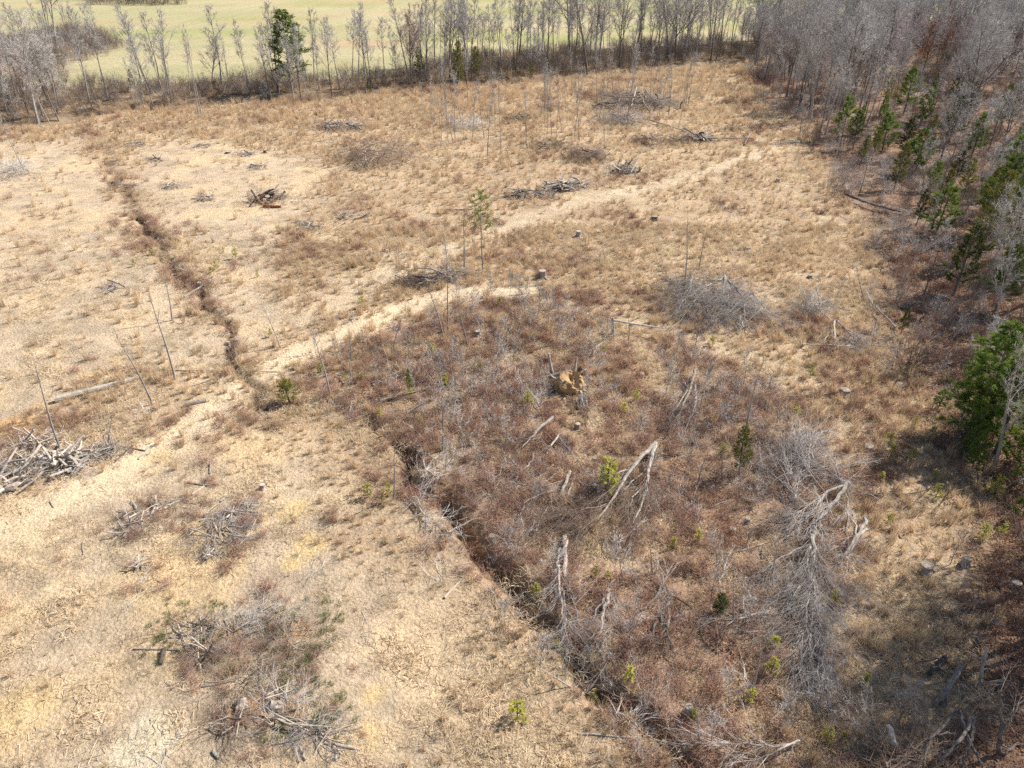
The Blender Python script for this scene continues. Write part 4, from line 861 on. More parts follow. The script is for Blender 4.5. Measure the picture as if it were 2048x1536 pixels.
# ================================================================== LOGS, STUMPS, FALLEN CROWNS, HEAPS
def mpp(v, z=0):
    p = P(1024, v); return math.hypot(math.hypot(*p), CAM_H) / FPX
def gpts(px, zs):
    """photo pixels with heights above the ground -> world points"""
    out = []
    for (u, v), z in zip(px, zs):
        p = P(u, v, z); out.append([p[0], p[1], Z1(p) + z])
    return np.array(out)
def dense(pts, rad, n=3, wob=.04):
    pts = chaikin(np.asarray(pts), 2) if len(pts) > 2 else np.linspace(pts[0], pts[-1], 5)
    pts = pts + np.random.normal(size=pts.shape) * wob * [1, 1, .5]
    return pts, np.linspace(rad[0], rad[1], len(pts))
def tube_obj(name, pts, rad, m, parent=None, k=7, wob=.14, origin=None):
    pts = np.asarray(pts, float); o0 = np.zeros(3) if origin is None else np.asarray(origin); V, Q, Cc = polytube(pts - o0, rad, k, wob, random.randrange(9999))
    return linkobj(name, mk_mesh(name, V, [Q, Cc], [m, 'cut_face' if m != 'wood_dark' else 'wood_dark'], [0] * len(Q) + [1] * len(Cc)), parent)
def log(u0, v0, u1, v1, r0, r1, m, desc, mid=None, z0=None, z1=None, name='fallen_log', cat='log', label=None):
    px = [(u0, v0)] + (mid or []) + [(u1, v1)]; z0 = r0 * .8 if z0 is None else z0; z1 = r1 * .8 if z1 is None else z1
    w = gpts(px, np.linspace(z0, z1, len(px))); w, rad = dense(w, (r0, r1), wob=.02); c = w.mean(0); c[2] = min(w[0][2], w[-1][2])
    o = tube_obj(name, w, rad, m, None, 8, .10, c); o.location = c; tag(o, label or ulabel(desc, (u0 + u1) / 2, (v0 + v1) / 2), cat, 'logs and sticks lying in the clearing'); return o
def stump(u, v, d, h, m='wood_grey', desc='grey cut stump', label=None, tilt=(0, 0), roots=5, hollow=False):
    p = P(u, v); r = d / 2; e = empty('tree_stump', (p[0], p[1], Z1(p)), label or ulabel(desc, u, v), 'stump', 'stumps of the clearing', random.random() * 6.28, 1, tilt)
    V, Q, Cc = polytube([[0, 0, -.1], [0, 0, .08 * h], [0, 0, .35 * h], [0.02, 0, h * .97]], [r * 1.5, r * 1.22, r * 1.02, r * .95], 12, .09, random.randrange(999)); linkobj('stump_body', mk_mesh('stump_body', V, [Q], m, smooth=False), e)
    top = V[-12:]; c = top.mean(0); V2 = np.vstack([c + [0, 0, -.3 * h if hollow else .015], top + [0, 0, .004]]); linkobj('cut_face', mk_mesh('cut_face', V2, [np.array([[0, 1 + i, 1 + (i + 1) % 12] for i in range(12)])], 'wood_dark' if hollow else 'cut_face'), e)
    for i in range(roots):
        a = i * 6.283 / roots + random.gauss(0, .25); L = r * random.uniform(1.4, 2.0); q = [[math.cos(a) * r * .6, math.sin(a) * r * .6, .35 * h], [math.cos(a) * r * 1.3, math.sin(a) * r * 1.3, .1 * h], [math.cos(a + .2) * L, math.sin(a + .2) * L, -.03]]
        tube_obj('root', chaikin(q, 1), np.linspace(r * .38, r * .10, len(chaikin(q, 1))), m, e, 6)
    return e
def slash(name, label, cat, limbs, ntw=60, tl=1.2, spread=.45, tm='twig_grey', bark='wood_grey', depth=2, start=.3, nchild=3, tr=.011, group=None):
    """a felled crown: limbs = [(pixels, r0, r1, z0, z1)], fine branching grown along them"""
    o0 = gpts([limbs[0][0][0]], [0])[0]; e = empty(name, o0, label, cat, group); T = []; ntw *= .42
    for px, r0, r1, z0, z1 in limbs:
        n_ = len(px); zz = [z0 + (z1 - z0) * i / (n_ - 1) + (.25 * math.sin(math.pi * i / (n_ - 1)) if n_ > 2 else 0) for i in range(n_)]
        w, rad = dense(gpts(px, zz), (r0, r1)); tube_obj('trunk' if r0 >= .13 else 'limb', w, rad, bark, e, 7, .14, o0)
        L = np.linalg.norm(w[-1] - w[0]); k = max(3, int(ntw * L / 6))
        for _ in range(k):
            t = random.uniform(start, 1) * (len(w) - 1); i = min(int(t), len(w) - 2); b = w[i] + (w[i + 1] - w[i]) * (t - i); d = w[i + 1] - w[i]; d = d / (np.linalg.norm(d) + 1e-9) + np.random.normal(size=3) * spread; d[2] = abs(d[2]) * .4 - .03; d /= np.linalg.norm(d)
            grow_twigs(T, b, d, tl * random.uniform(.5, 1.7), min(tr * 2.2, rad[i] * .6 + .004), depth, nchild, .38, -.03, Z1(b) + .02, .10)
    S = np.array(T); S[:, :3] -= o0; S[:, 3:6] -= o0; S[:, 6:] = np.maximum(S[:, 6:], tr * .45)
    V, F = tubes(S, 3); q = linkobj('twigs', mk_mesh('twigs', V, [F], tm), e); q['kind'] = 'stuff'; return e
def heap(u, v, wpx, dep, h, label, nlog=16, ntw=60, rl=(.05, .13), ll=(1.2, 3.2), mats=('wood_bleached', 'wood_grey'), tm='twig_grey', rot=0.0, name='brush_heap', cat='brush heap', twl=1.4, stand=.35, dark=0, depth=2, tr=.011, nchild=3):
    """a heap of logs and branches; wpx across in the photo, dep metres deep, h metres high"""
    c = P(u, v); rx = wpx * mpp(v) / 2; ry = dep / 2; e = empty(name, (c[0], c[1], Z1(c)), label, cat, None, rot)
    for i in range(nlog):
        q = np.random.normal(size=2) * [rx * .42, ry * .42]; f = max(0, 1 - (q[0] / rx) ** 2 - (q[1] / ry) ** 2); z = h * f * random.uniform(.2, .95) + .08; a = random.gauss(0, .9) if rx > 1.6 * ry else random.random() * 6.28
        L = random.uniform(*ll); el = random.gauss(0, stand) * .6; d = np.array([math.cos(a) * math.cos(el), math.sin(a) * math.cos(el), math.sin(el)]); r = random.uniform(*rl)
        p0 = np.array([q[0], q[1], z]) - d * L / 2; p1 = p0 + d * L; sh = max(0, .05 - min(p0[2], p1[2])); p0[2] += sh; p1[2] += sh
        m_ = (p0 + p1) / 2 + np.random.normal(size=3) * .075 * L; pts = chaikin([p0, m_, p1], 1)
        tube_obj('log', pts, np.linspace(r, r * random.uniform(.55, .9), len(pts)), 'wood_dark' if i < dark else random.choice(mats), e, 6)
    T = []
    for i in range(ntw):
        q = np.random.normal(size=2) * [rx * .45, ry * .45]; f = max(0, 1 - (q[0] / rx) ** 2 * .8 - (q[1] / ry) ** 2 * .8); a = math.atan2(q[1], q[0]) + random.gauss(0, 1.0)
        d = np.array([math.cos(a), math.sin(a), random.uniform(.05, .9)]); d /= np.linalg.norm(d); grow_twigs(T, np.array([q[0], q[1], h * f * random.uniform(.1, .9) + .03]), d, twl * random.uniform(.6, 1.4), tr * 1.7, depth, nchild, .5, -.12, .02)
    if v < 420: tr *= 2.4
    if T:
        S = np.array(T); S[:, 6:] = np.maximum(S[:, 6:], tr * .45); V, F = tubes(S, 3); q = linkobj('twigs', mk_mesh('twigs', V, [F], tm), e); q['kind'] = 'stuff'
    return e
np.random.seed(21); random.seed(21)

# ---- far heaps
heap(682, 257, 120, 5, 1.3, 'long grey branch heap in the straw, nearest to the creek', 34, 120, (.06, .12), (2.5, 6), ('wood_bleached', 'wood_grey', 'wood_dark'), 'twig_grey', .1, dark=3)
heap(752, 325, 130, 8, 2.6, 'round dome of grey twigs with an arched pale branch over it', 16, 230, (.05, .09), (2, 5), ('wood_grey',), 'twig_brown', 0, twl=2.6, depth=2, dark=3)
log(738, 338, 762, 285, .09, .05, 'wood_bleached', '', [(728, 310), (736, 292)], .3, 1.8, 'arched_branch', 'branch', 'pale arched branch standing over the round twig dome')
heap(1130, 378, 110, 2.8, 1.1, 'white split log heap, the larger right half of the pair on the track side', 52, 40, (.07, .17), (1.2, 3.6), ('wood_bleached', 'bark_pale'), 'twig_pale', .25, 'log_heap', 'log heap')
heap(1055, 393, 120, 2.6, .7, 'flatter grey log heap, left half of the pair on the track side', 22, 50, (.05, .11), (1.8, 4), ('wood_grey', 'wood_bleached'), 'twig_grey', -.1, 'log_heap', 'log heap', dark=4)
heap(1250, 345, 55, 2.6, 1.2, 'spiky small heap of white logs with one stick standing out', 34, 45, (.07, .14), (1.0, 2.8), ('wood_bleached', 'wood_grey'), 'twig_pale', 0, 'log_heap', 'log heap', stand=.9, dark=4)
log(1262, 345, 1283, 306, .10, .05, 'wood_bleached', '', None, .4, 2.6, 'standing_stick', 'stick', 'long white stick standing up out of the spiky log heap')
heap(1395, 280, 70, 3.5, 1.0, 'white log jam at the far right of the clearing', 36, 60, (.09, .17), (1.5, 4.5), ('wood_bleached', 'bark_pale'), 'twig_grey', 0, 'log_heap', 'log heap', dark=5)
log(1412, 275, 1505, 277, .16, .08, 'wood_bleached', '', None, .5, .4, label='long white trunk pointing right out of the far log jam'); log(1489, 290, 1500, 268, .13, .08, 'wood_bleached', '', None, .2, .7, label='short white log lying across the end of the far long trunk')
log(1300, 240, 1372, 262, .14, .08, 'wood_bleached', '', None, .5, .4, label='long pale log on the right flank of the big far brush heap'); log(1300, 272, 1362, 260, .09, .06, 'wood_bleached', '', None, .2, .5, label='thin pale log behind the far white log jam')
heap(1270, 212, 150, 12, 2.6, 'big grey far brush heap beneath the sapling grove', 50, 260, (.08, .17), (2, 6), ('wood_grey', 'wood_bleached', 'wood_dark'), 'twig_grey', 0, twl=2.6, dark=5)
heap(1240, 245, 90, 6, 1.6, 'grey twiggy brush heap in front of the big far one', 16, 150, (.06, .11), (2, 5), ('wood_grey',), 'twig_grey', 0, twl=2.2, dark=5)
log(1262, 213, 1273, 176, .2, .10, 'wood_bleached', '', None, .8, 3.4, 'standing_stick', 'stick', 'splintered white trunk standing up in the big far brush heap')
heap(1172, 316, 70, 5, 1.4, 'dark brown twiggy mound left of the spiky log heap', 10, 190, (.04, .08), (1.5, 3), ('wood_grey',), 'twig_brown', 0, twl=1.8, dark=7)
heap(1100, 295, 45, 3, 1.0, 'small dark twig mound in the middle of the straw field', 4, 60, (.04, .08), (1, 3), ('wood_grey',), 'twig_brown', 0, twl=1.3)
heap(1318, 284, 110, 5, 1.1, 'dark low brush mound left of the far log jam', 5, 130, (.04, .08), (1.5, 3), ('wood_grey',), 'twig_brown', 0, twl=1.7)
heap(1037, 238, 80, 4, .9, 'low dark log heap in front of the creek brush', 10, 40, (.06, .12), (1.5, 4), ('wood_grey', 'wood_dark'), 'twig_brown', 0)
heap(930, 255, 70, 6, 1.6, 'grey twig heap among the left saplings of the grove', 5, 90, (.05, .1), (2, 5), ('wood_grey',), 'twig_lilac', 0, twl=2)
heap(540, 402, 70, 3.2, 1.2, 'dark stump heap with a rusty orange log in front', 20, 50, (.07, .17), (1.0, 2.8), ('wood_dark', 'wood_grey', 'wood_red'), 'twig_brown', 0, 'stump_heap', 'stump heap', dark=6, stand=.7)
log(527, 411, 562, 412, .22, .15, 'wood_red', '', None, label='rusty orange rotten log in front of the dark stump heap')
for u, v, s_ in [(268,292,1.0),(405,292,.7),(230,582,1.0),(255,374,.8),(515,335,.8),(345,375,.7),(310,320,.6),(495,310,.5),(610,450,.8),(700,435,1.2),(620,455,.7),(410,400,.6)]:
    heap(u, v, 50 * s_ * (1.2 if v < 400 else 1), 2.2 * s_, .7 * s_, ulabel('small heap of grey sticks and roots', u, v), 8, 26, (.04, .09), (.8, 2.0), ('wood_grey', 'wood_bleached', 'wood_dark'), 'twig_grey', 0, 'stick_heap', 'stick heap', twl=.8)
heap(15, 348, 80, 5, 1.4, 'grey twiggy brush heap at the left frame edge in the straw', 6, 90, (.04, .09), (2, 4), ('wood_grey',), 'twig_lilac', 0, twl=2)
heap(860, 562, 190, 2.6, .8, 'long low dark brush strip behind the pale track', 14, 150, (.04, .09), (1.5, 4), ('wood_grey', 'wood_dark'), 'twig_brown', .28, twl=1.2)
heap(905, 553, 90, 1.8, .7, 'grey branchy end of the dark brush strip by the lone pine', 9, 60, (.04, .08), (1.5, 3.5), ('wood_bleached', 'wood_grey'), 'twig_grey', .25, twl=1.1)
# ---- left heaps
heap(140, 928, 95, 3.0, 1.2, 'tall bleached log heap with a dark shadowed foot', 44, 60, (.05, .13), (.8, 2.4), ('wood_bleached', 'bark_pale', 'wood_grey'), 'twig_pale', 0, 'log_heap', 'log heap', dark=4, stand=.8, twl=.9)
heap(45, 945, 150, 3.2, .9, 'grey twig and log heap left of the tall bleached one', 34, 90, (.04, .11), (.8, 2.6), ('wood_grey', 'wood_bleached'), 'twig_grey', .1, 'log_heap', 'log heap', dark=4, stand=.6, twl=1.0)
heap(75, 890, 110, 1.8, .7, 'white stick heap behind the bleached log heap', 22, 30, (.03, .07), (1.0, 2.6), ('wood_bleached', 'bark_pale'), 'twig_pale', .2, 'stick_heap', 'stick heap', stand=.7, twl=.8)
heap(8, 985, 60, 1.6, .6, 'short thick logs heaped at the left frame edge', 9, 8, (.12, .22), (.5, 1.0), ('wood_bleached',), 'twig_pale', 0, 'log_heap', 'log heap')
heap(215, 905, 60, 1.4, .5, 'low dark stick heap right of the bleached log heap', 12, 40, (.03, .07), (.8, 1.8), ('wood_dark', 'wood_grey'), 'twig_grey', 0, 'stick_heap', 'stick heap', twl=.7)
for u, v, wp, lab, a_, b_ in [(440,1075,170,'flat grey brown slash spread over the bare ground',14,170),(300,1030,120,'flat slash with reddish canes left of the big flat one',12,80),(480,1030,90,'flat grey twig spread behind the big flat slash',8,80),(265,1050,50,'small uprooted stump heap with dark hollow',8,30)]:
    heap(u, v, wp, 3.6 if wp > 100 else 1.8, .35, lab, a_, b_, (.03, .07), (.6, 1.8), ('wood_grey', 'wood_bleached'), 'twig_grey' if a_ != 12 else 'twig_brown', 0, 'slash_patch', 'slash', twl=.9, tr=.008)
heap(420, 1110, 28, .9, .4, 'little star of bleached roots in the flat brown slash', 9, 14, (.03, .06), (.4, .9), ('wood_bleached',), 'twig_pale', 0, 'root_heap', 'root heap', stand=.9, twl=.4)
heap(272, 1132, 35, .8, .25, 'little grey root bundle on the bare orange ground', 7, 12, (.025, .05), (.4, .9), ('wood_grey',), 'twig_grey', 0, 'root_heap', 'root heap', twl=.4)
for u, v, wp, dp, hh, lab, a_, b_, tm_ in [(470,1270,150,2.0,.35,'back of the big grassy slash heap, tangled with grey vines',6,90,'twig_grey'),(600,1290,110,3.0,.3,'right flank of the big grassy slash heap with brown stalks',4,75,'twig_brown'),(385,1262,110,1.2,.5,'dark left end of the big grassy slash heap',12,55,'twig_brown'),(410,1312,60,1.0,.6,'dark root clump at the left edge of the grassy slash heap',10,40,'twig_brown'),
      (575,1455,150,1.4,.35,'front of the big grassy slash heap with split logs',12,60,'twig_grey'),(650,1478,110,1.2,.3,'right front corner of the big grassy slash heap',8,30,'twig_grey'),(490,1365,110,1.6,.4,'middle of the big grassy slash heap, stalky and brown',5,60,'twig_brown'),(560,1400,60,1.0,.5,'tousled root clump right of the uprooted stumps',9,45,'twig_grey'),(560,1235,90,1.2,.3,'uppermost vine tangle of the grassy slash heap',3,50,'twig_grey'),(470,1455,70,1.0,.35,'root and stick clump in front of the uprooted stumps',9,35,'twig_brown')]:
    heap(u, v, wp, dp, hh, lab, a_, b_, (.018, .05), (.6, 2.0), ('wood_grey', 'wood_bleached', 'wood_dark'), tm_, random.gauss(0, .3), 'slash_heap', 'slash heap', twl=1.15, dark=1, tr=.007)
for u0, v0, u1, v1, r, m, lab in [(327,1300,322,1330,.13,'wood_dark','short black charred log on the pale soil left of the grassy slash heap'),(268,1297,400,1304,.05,'wood_grey','thin grey stick behind the charred log'),(640,1475,725,1455,.05,'wood_grey','long stick right of the grassy slash heap'),(650,1490,720,1500,.06,'wood_grey','second long stick right of the grassy slash heap'),(645,1478,700,1452,.045,'wood_bleached','crossed pale stick right of the grassy slash heap'),
     (590,1500,600,1530,.07,'wood_bleached','white split log at the front of the grassy slash heap'),(603,1500,612,1522,.07,'wood_grey','grey split log at the front of the grassy slash heap'),(676,1510,672,1520,.10,'bark_pale','small white block right of the split logs'),(430,1505,440,1520,.08,'bark_pale','white chunk of wood left of the split logs'),(345,1265,318,1272,.05,'wood_bleached','crooked white stick behind the charred log'),(348,1245,347,1262,.05,'wood_bleached','short white stick behind the crooked one')]:
    log(u0, v0, u1, v1, r, r * .8, m, '', None, label=lab)
# ---- single logs
for a in [(108,797,282,752,.27,.17,'log_white','long pale fallen log on bare soil'),(367,805,412,797,.17,.15,'wood_grey','short thick grey log'),(592,486,640,463,.09,.05,'wood_bleached','pale forked log'),(660,458,712,433,.08,.05,'wood_bleached','pale log'),(760,800,910,765,.12,.07,'wood_grey','long leaning grey log'),(700,812,765,798,.08,.06,'wood_grey','thin log'),
   (890,1197,932,1150,.07,.04,'wood_bleached','bowed pale log'),(840,404,878,388,.07,.04,'wood_bleached','pale branch'),(1158,1466,1262,1478,.055,.04,'bark_pale','straight pale pole lying in straw'),(368,592,427,553,.10,.06,'bark_pale','pale log reaching over the ditch'),(350,495,362,452,.07,.05,'bark_pale','curved white branch'),(745,460,800,460,.07,.05,'wood_grey','grey branch'),(895,420,945,418,.12,.09,'wood_grey','dark grey log'),
   (630,750,655,742,.14,.10,'bark_pale','thick white forked log'),(560,686,580,678,.08,.05,'wood_bleached','pale short log'),(350,738,560,740,.05,.03,'wood_grey','long thin fallen pole'),(370,770,520,725,.04,.03,'wood_grey','second long thin fallen pole'),(785,870,745,850,.08,.06,'wood_grey','dark short log'),(700,905,740,880,.05,.04,'wood_bleached','pale stick'),(880,940,915,920,.09,.08,'wood_grey','grey split log at the ditch'),(845,970,868,955,.09,.07,'wood_bleached','broken pale log at the ditch'),(820,985,835,976,.09,.07,'bark_pale','short white log at the ditch'),
   (893,1005,955,972,.045,.035,'bark_pale','thin pale pole leaning over the ditch'),(995,935,1030,948,.12,.10,'wood_grey','short grey log with dark side'),(1205,770,1165,790,.06,.04,'bark_pale','thin white branch by the clay'),(1035,1015,1120,970,.04,.03,'wood_bleached','thin pale branch'),(1330,1140,1350,1105,.05,.035,'bark_pale','short pale stick'),(1455,1000,1400,1020,.04,.03,'bark_pale','thin pale branch'),(1480,1098,1535,1080,.06,.04,'bark_pale','pale branch'),(1550,900,1540,925,.06,.05,'bark_pale','short white stick at the twig tangle'),(1800,1075,1796,1045,.06,.04,'bark_pale','short white stick in orange straw'),
   (1500,1180,1440,1230,.03,.02,'bark_pale','thin white fallen branch'),(1610,1470,1550,1520,.07,.05,'wood_grey','grey fallen pole'),(1690,1320,1540,1440,.09,.05,'wood_grey','long grey fallen pole'),(1635,1370,1634,1420,.09,.07,'bark_pale','pale rotten log'),(1655,1320,1668,1318,.13,.12,'bark_pale','short white log end'),(1780,890,1810,905,.05,.04,'wood_grey','short grey stick'),(1596,1300,1530,1350,.05,.03,'wood_grey','thin grey pole'),(163,1080,164,1108,.05,.04,'wood_grey','short grey stick on bare soil'),(600,1030,618,1010,.035,.03,'wood_grey','bowed grey stick on bare soil'),
   (100,1000,105,1012,.05,.04,'wood_grey','short stick on bare soil'),(375,962,415,970,.07,.05,'bark_pale','white split log'),(385,985,412,967,.06,.05,'wood_bleached','second white split log'),(420,925,418,945,.07,.05,'bark_pale','short white log standing'),(440,1000,460,990,.08,.06,'bark_pale','white split branch'),(262,1000,275,1018,.09,.07,'wood_grey','grey split chunk'),(280,1020,310,1035,.04,.03,'wood_bleached','thin stick'),(370,1020,385,1028,.08,.06,'wood_grey','grey chunk'),(225,935,250,905,.04,.03,'bark_pale','thin white stick'),(275,915,300,888,.06,.05,'bark_pale','white stick'),(225,888,290,898,.06,.05,'wood_dark','dark stick'),
   (215,1085,255,1052,.05,.04,'wood_bleached','pale stick'),(1250,1215,1225,1245,.05,.03,'bark_pale','pale stick'),(1020,590,1060,585,.06,.05,'wood_bleached','short pale log'),(1245,558,1262,553,.05,.04,'bark_pale','short white stick'),(880,638,955,618,.07,.04,'bark_pale','long white fallen pole'),(1105,1262,1150,1330,.04,.03,'bark_pale','thin pale branch over the ditch'),(1155,1335,1190,1318,.08,.05,'wood_bleached','bleached log lying in the ditch'),(1180,1345,1210,1320,.09,.07,'wood_bleached','second bleached log lying in the ditch')]:
    log(*a[:8])
# ---- stumps: foot u, v, width px, height m
for u, v, w_, h, m, desc in [(1157,474,11,.75,'wood_grey','grey upright stump in straw'),(1308,443,14,.5,'wood_dark','dark square topped stump in straw'),(477,686,11,.7,'bark_pale','pale upright stump'),(455,683,8,.5,'wood_grey','small grey stump'),(705,636,13,.25,'wood_bleached','low pale stump'),(956,676,12,.45,'bark_pale','pale topped round stump'),(1235,756,20,.25,'wood_bleached','low pale stump with split edge'),(1283,752,12,.35,'bark_pale','small broken white stump'),
   (1687,790,26,.45,'stone_grey','weathered grey stump in orange straw'),(1798,774,24,.40,'stone_grey','weathered grey stump at the shaded wood edge'),(1735,900,20,.45,'wood_grey','grey rooty stump in orange straw'),(1850,1140,26,.45,'wood_grey',''),(1928,1130,16,.6,'wood_grey','upright grey stump in the shade'),(2030,1172,22,.3,'wood_grey','low pale stump at the shaded right edge'),(1555,364,9,.6,'wood_grey','small grey stump in far straw'),(398,567,10,.7,'wood_bleached','pale post like stump on the ditch bank'),(455,305,8,.3,'wood_dark','tiny dark stump in bare straw'),
   (487,1418,24,.35,'wood_bleached','pale uprooted stump'),(555,1420,22,.4,'wood_grey','grey uprooted stump'),(1465,1062,16,.4,'stone_grey','small grey stump'),(1495,1042,13,.35,'stone_grey','second small grey stump'),(1155,855,14,.45,'stone_grey','dark sided grey stump'),(1190,920,14,.25,'stone_grey','flat pale stump'),(1495,500,12,.35,'wood_grey','low grey stump in far straw'),(1195,470,8,.4,'wood_dark','thin dark stump'),(525,975,12,.35,'wood_grey','little grey stump in straw'),(1375,1430,16,.7,'bark_pale','split white stump with dark foot'),(985,1078,14,.3,'wood_grey','grey stump on the ditch bank'),
   (1620,555,10,.3,'wood_grey','low grey stump'),(900,560,10,.5,'wood_grey','grey stump by the brush strip'),(1085,555,16,.9,'wood_grey','jagged grey stump with dark foot'),(1175,318,6,.4,'wood_dark','dark little stump'),(960,230,6,.7,'wood_dark','dark far stump'),(530,305,6,.5,'wood_dark','dark far stump'),(1265,650,14,.25,'stone_grey','low grey stump in brambles')]:
    stump(u, v, w_ * mpp(v) * (.75 if 'uprooted' in desc or m == 'stone_grey' else .9), h, m, desc, tilt=(.7, .5) if 'uprooted' in desc else (0, 0), label='broad grey stump with a split top on the right slope' if not desc else None, hollow=False)
# ---- hero: snapped post with its leaning trunk
e = empty('snapped_tree', gpts([(1226,668)], [0])[0], 'snapped dead tree, its white trunk leaning from the broken post to the ground', 'dead tree'); o0 = np.array(e.location)
tube_obj('post', gpts([(1226,668),(1226,655),(1225,636)], [0,.6,1.6]), [.17,.13,.11], 'wood_grey', e, 8, .1, o0); tube_obj('splinter', gpts([(1225,640),(1226,630)], [1.5,1.9]), [.05,.01], 'bark_pale', e, 5, .1, o0)
tube_obj('leaning_trunk', gpts([(1226,641),(1270,647),(1330,656)], [1.5,.9,.15]), [.11,.09,.05], 'bark_pale', e, 8, .06, o0)
# ---- hero: uprooted root plate packed with orange clay
p = P(1140, 780); e = empty('root_plate', (p[0], p[1], Z1(p)), 'uprooted root plate packed with bright orange clay', 'root plate', None, 0.0, 1.35)
nb = 14; V = []; F = []
for i in range(nb + 1):
    for j in range(20):
        th = i / nb * math.pi / 2; ph = j / 20 * 6.283; r = 1.0 + .35 * (vn(3 * math.cos(ph) * math.sin(th) + 9, 3 * math.sin(ph) * math.sin(th) + 5 + i * .4, 2) - .5) * 2; V.append([.85 * r * math.cos(ph) * math.sin(th), .55 * r * math.sin(ph) * math.sin(th), 1.0 * r * math.cos(th) - .05])
for i in range(nb):
    for j in range(20): F.append([i * 20 + j, i * 20 + (j + 1) % 20, (i + 1) * 20 + (j + 1) % 20, (i + 1) * 20 + j])
e.location.z += .1; linkobj('clay_mass', mk_mesh('clay_mass', V, [np.array(F)], 'clay'), e)
for i in range(9):
    a = i * .7; q = np.array([[math.cos(a) * .4, math.sin(a) * .25, .6], [math.cos(a) * .95, math.sin(a) * .6, .7 + .3 * math.sin(a * 2)], [math.cos(a) * 1.4, math.sin(a) * .9, .55 + .5 * math.sin(a * 3)]]); tube_obj('root', chaikin(q, 1), np.linspace(.07, .02, 4 if len(chaikin(q, 1)) == 4 else len(chaikin(q, 1))), 'wood_grey', e, 6)
tube_obj('trunk', gpts([(1142,752),(1098,762)], [.9,.4]) - np.array(e.location), [.13,.09], 'bark_pale', e, 8, .08); tube_obj('snag', gpts([(1114,760),(1108,726)], [.1,1.6]) - np.array(e.location), [.14,.05], 'wood_grey', e, 7, .1); tube_obj('snag', gpts([(1146,760),(1150,732)], [.3,1.3]) - np.array(e.location), [.10,.05], 'wood_grey', e, 7, .1)
e = slash('split_stump', 'tall split white stump with hollow front, in front of the clay root plate', 'stump', [([(1165,812),(1160,780)],.2,.14,.1,1.0),([(1170,808),(1166,784)],.09,.05,.1,.9),([(1157,815),(1152,795)],.08,.04,.1,.7),([(1180,820),(1172,800)],.06,.03,.05,.5)], 3, .6, bark='bark_pale', tm='twig_pale')

# ---- fallen crowns (limbs traced on the ground, thick end first)
FC = 'fallen crowns of the clearing'
slash('fallen_tree', 'long forked fallen trunk with brown brush spreading from its thin ends', 'fallen tree', [([(1312,886),(1270,925),(1240,975),(1205,1030),(1175,1055)],.17,.03,.7,.25),([(1312,886),(1302,920),(1294,960),(1284,1015),(1255,1062)],.15,.03,.7,.2),([(1262,935),(1225,950),(1205,985)],.07,.025,.5,.4),([(1245,960),(1200,1000),(1140,1030)],.07,.02,.5,.3),([(1285,945),(1250,975),(1240,1000)],.05,.02,.4,.3),([(1220,1010),(1170,1020),(1110,1040)],.05,.015,.5,.3),([(1290,965),(1262,1000),(1258,1035)],.05,.02,.4,.3)], 85, 2.0, .36, 'twig_brown', 'bark_pale', 2, .4, 3, .010, FC)
slash('fallen_tree', 'small fallen pale crown with its thick end up right, above the ditch', 'fallen tree', [([(1104,834),(1080,855),(1062,880),(1020,885)],.14,.03,.6,.2),([(1088,848),(1058,868),(1000,878)],.07,.02,.5,.2),([(1072,868),(1050,890),(1035,905)],.06,.02,.4,.2),([(1083,866),(1066,900)],.04,.015,.4,.1)], 50, 1.6, .4, 'twig_brown', 'bark_pale', 2, .4, 3, .009, FC)
slash('fallen_tree', 'short fallen limb right of the small fallen crown', 'fallen tree', [([(1122,866),(1105,890),(1075,910)],.10,.03,.5,.1),([(1112,868),(1150,915),(1200,978)],.05,.025,.5,.1)], 50, 1.5, .4, 'twig_brown', 'bark_pale', 2, .4, 3, .009, FC)
slash('fallen_tree', 'mossy grey log with a thin curved branch trailing left', 'fallen tree', [([(1138,945),(1130,970),(1112,1002)],.13,.08,.4,.15),([(1112,980),(1060,995),(1040,1030),(1030,1060)],.05,.02,.3,.1),([(1145,968),(1135,990)],.09,.06,.2,.1),([(1100,1010),(1075,1050),(1070,1075)],.05,.02,.2,.1)], 25, 1.2, .5, 'twig_brown', 'wood_grey', 2, .5, 3, .008, FC)
slash('fallen_tree', 'pair of grey fallen stems lying side by side below the wood', 'fallen tree', [([(1392,738),(1378,780),(1362,820),(1338,862)],.12,.03,.6,.15),([(1384,765),(1355,810),(1335,835)],.06,.02,.5,.2),([(1390,760),(1392,805),(1385,830),(1364,866)],.10,.025,.5,.1)], 40, 1.4, .45, 'twig_grey', 'wood_grey', 2, .4, 3, .008, FC)
slash('fallen_tree', 'straight thick fallen trunk pointing down to the ditch, branches at both ends', 'fallen tree', [([(1130,1074),(1131,1110),(1130,1160)],.17,.11,.3,.2),([(1117,1130),(1122,1190),(1128,1240),(1150,1300)],.08,.02,.5,.3),([(1128,1180),(1130,1225),(1140,1260)],.06,.02,.4,.2),([(1120,1100),(1112,1140),(1115,1165)],.06,.03,.4,.2),([(1128,1240),(1122,1265),(1130,1290)],.05,.02,.3,.2)], 60, 1.5, .5, 'twig_grey', 'wood_grey', 2, .2, 3, .008, FC)
slash('fallen_tree', 'bleached fallen stem with a dense grey twig tangle behind it', 'fallen tree', [([(1697,963),(1685,985),(1660,1015),(1630,1040),(1618,1058)],.16,.05,.8,.3),([(1690,970),(1650,985),(1625,1020),(1590,1060)],.10,.03,.8,.3),([(1670,1000),(1625,1030),(1590,1045)],.06,.02,.6,.2),([(1690,985),(1700,1010),(1693,1060)],.05,.02,.4,.2),([(1640,1035),(1642,1060),(1648,1080)],.04,.02,.3,.1),([(1650,990),(1610,1015),(1575,1035)],.06,.02,.7,.3)], 60, 1.6, .5, 'twig_pale', 'bark_pale', 2, .3, 3, .009, FC)
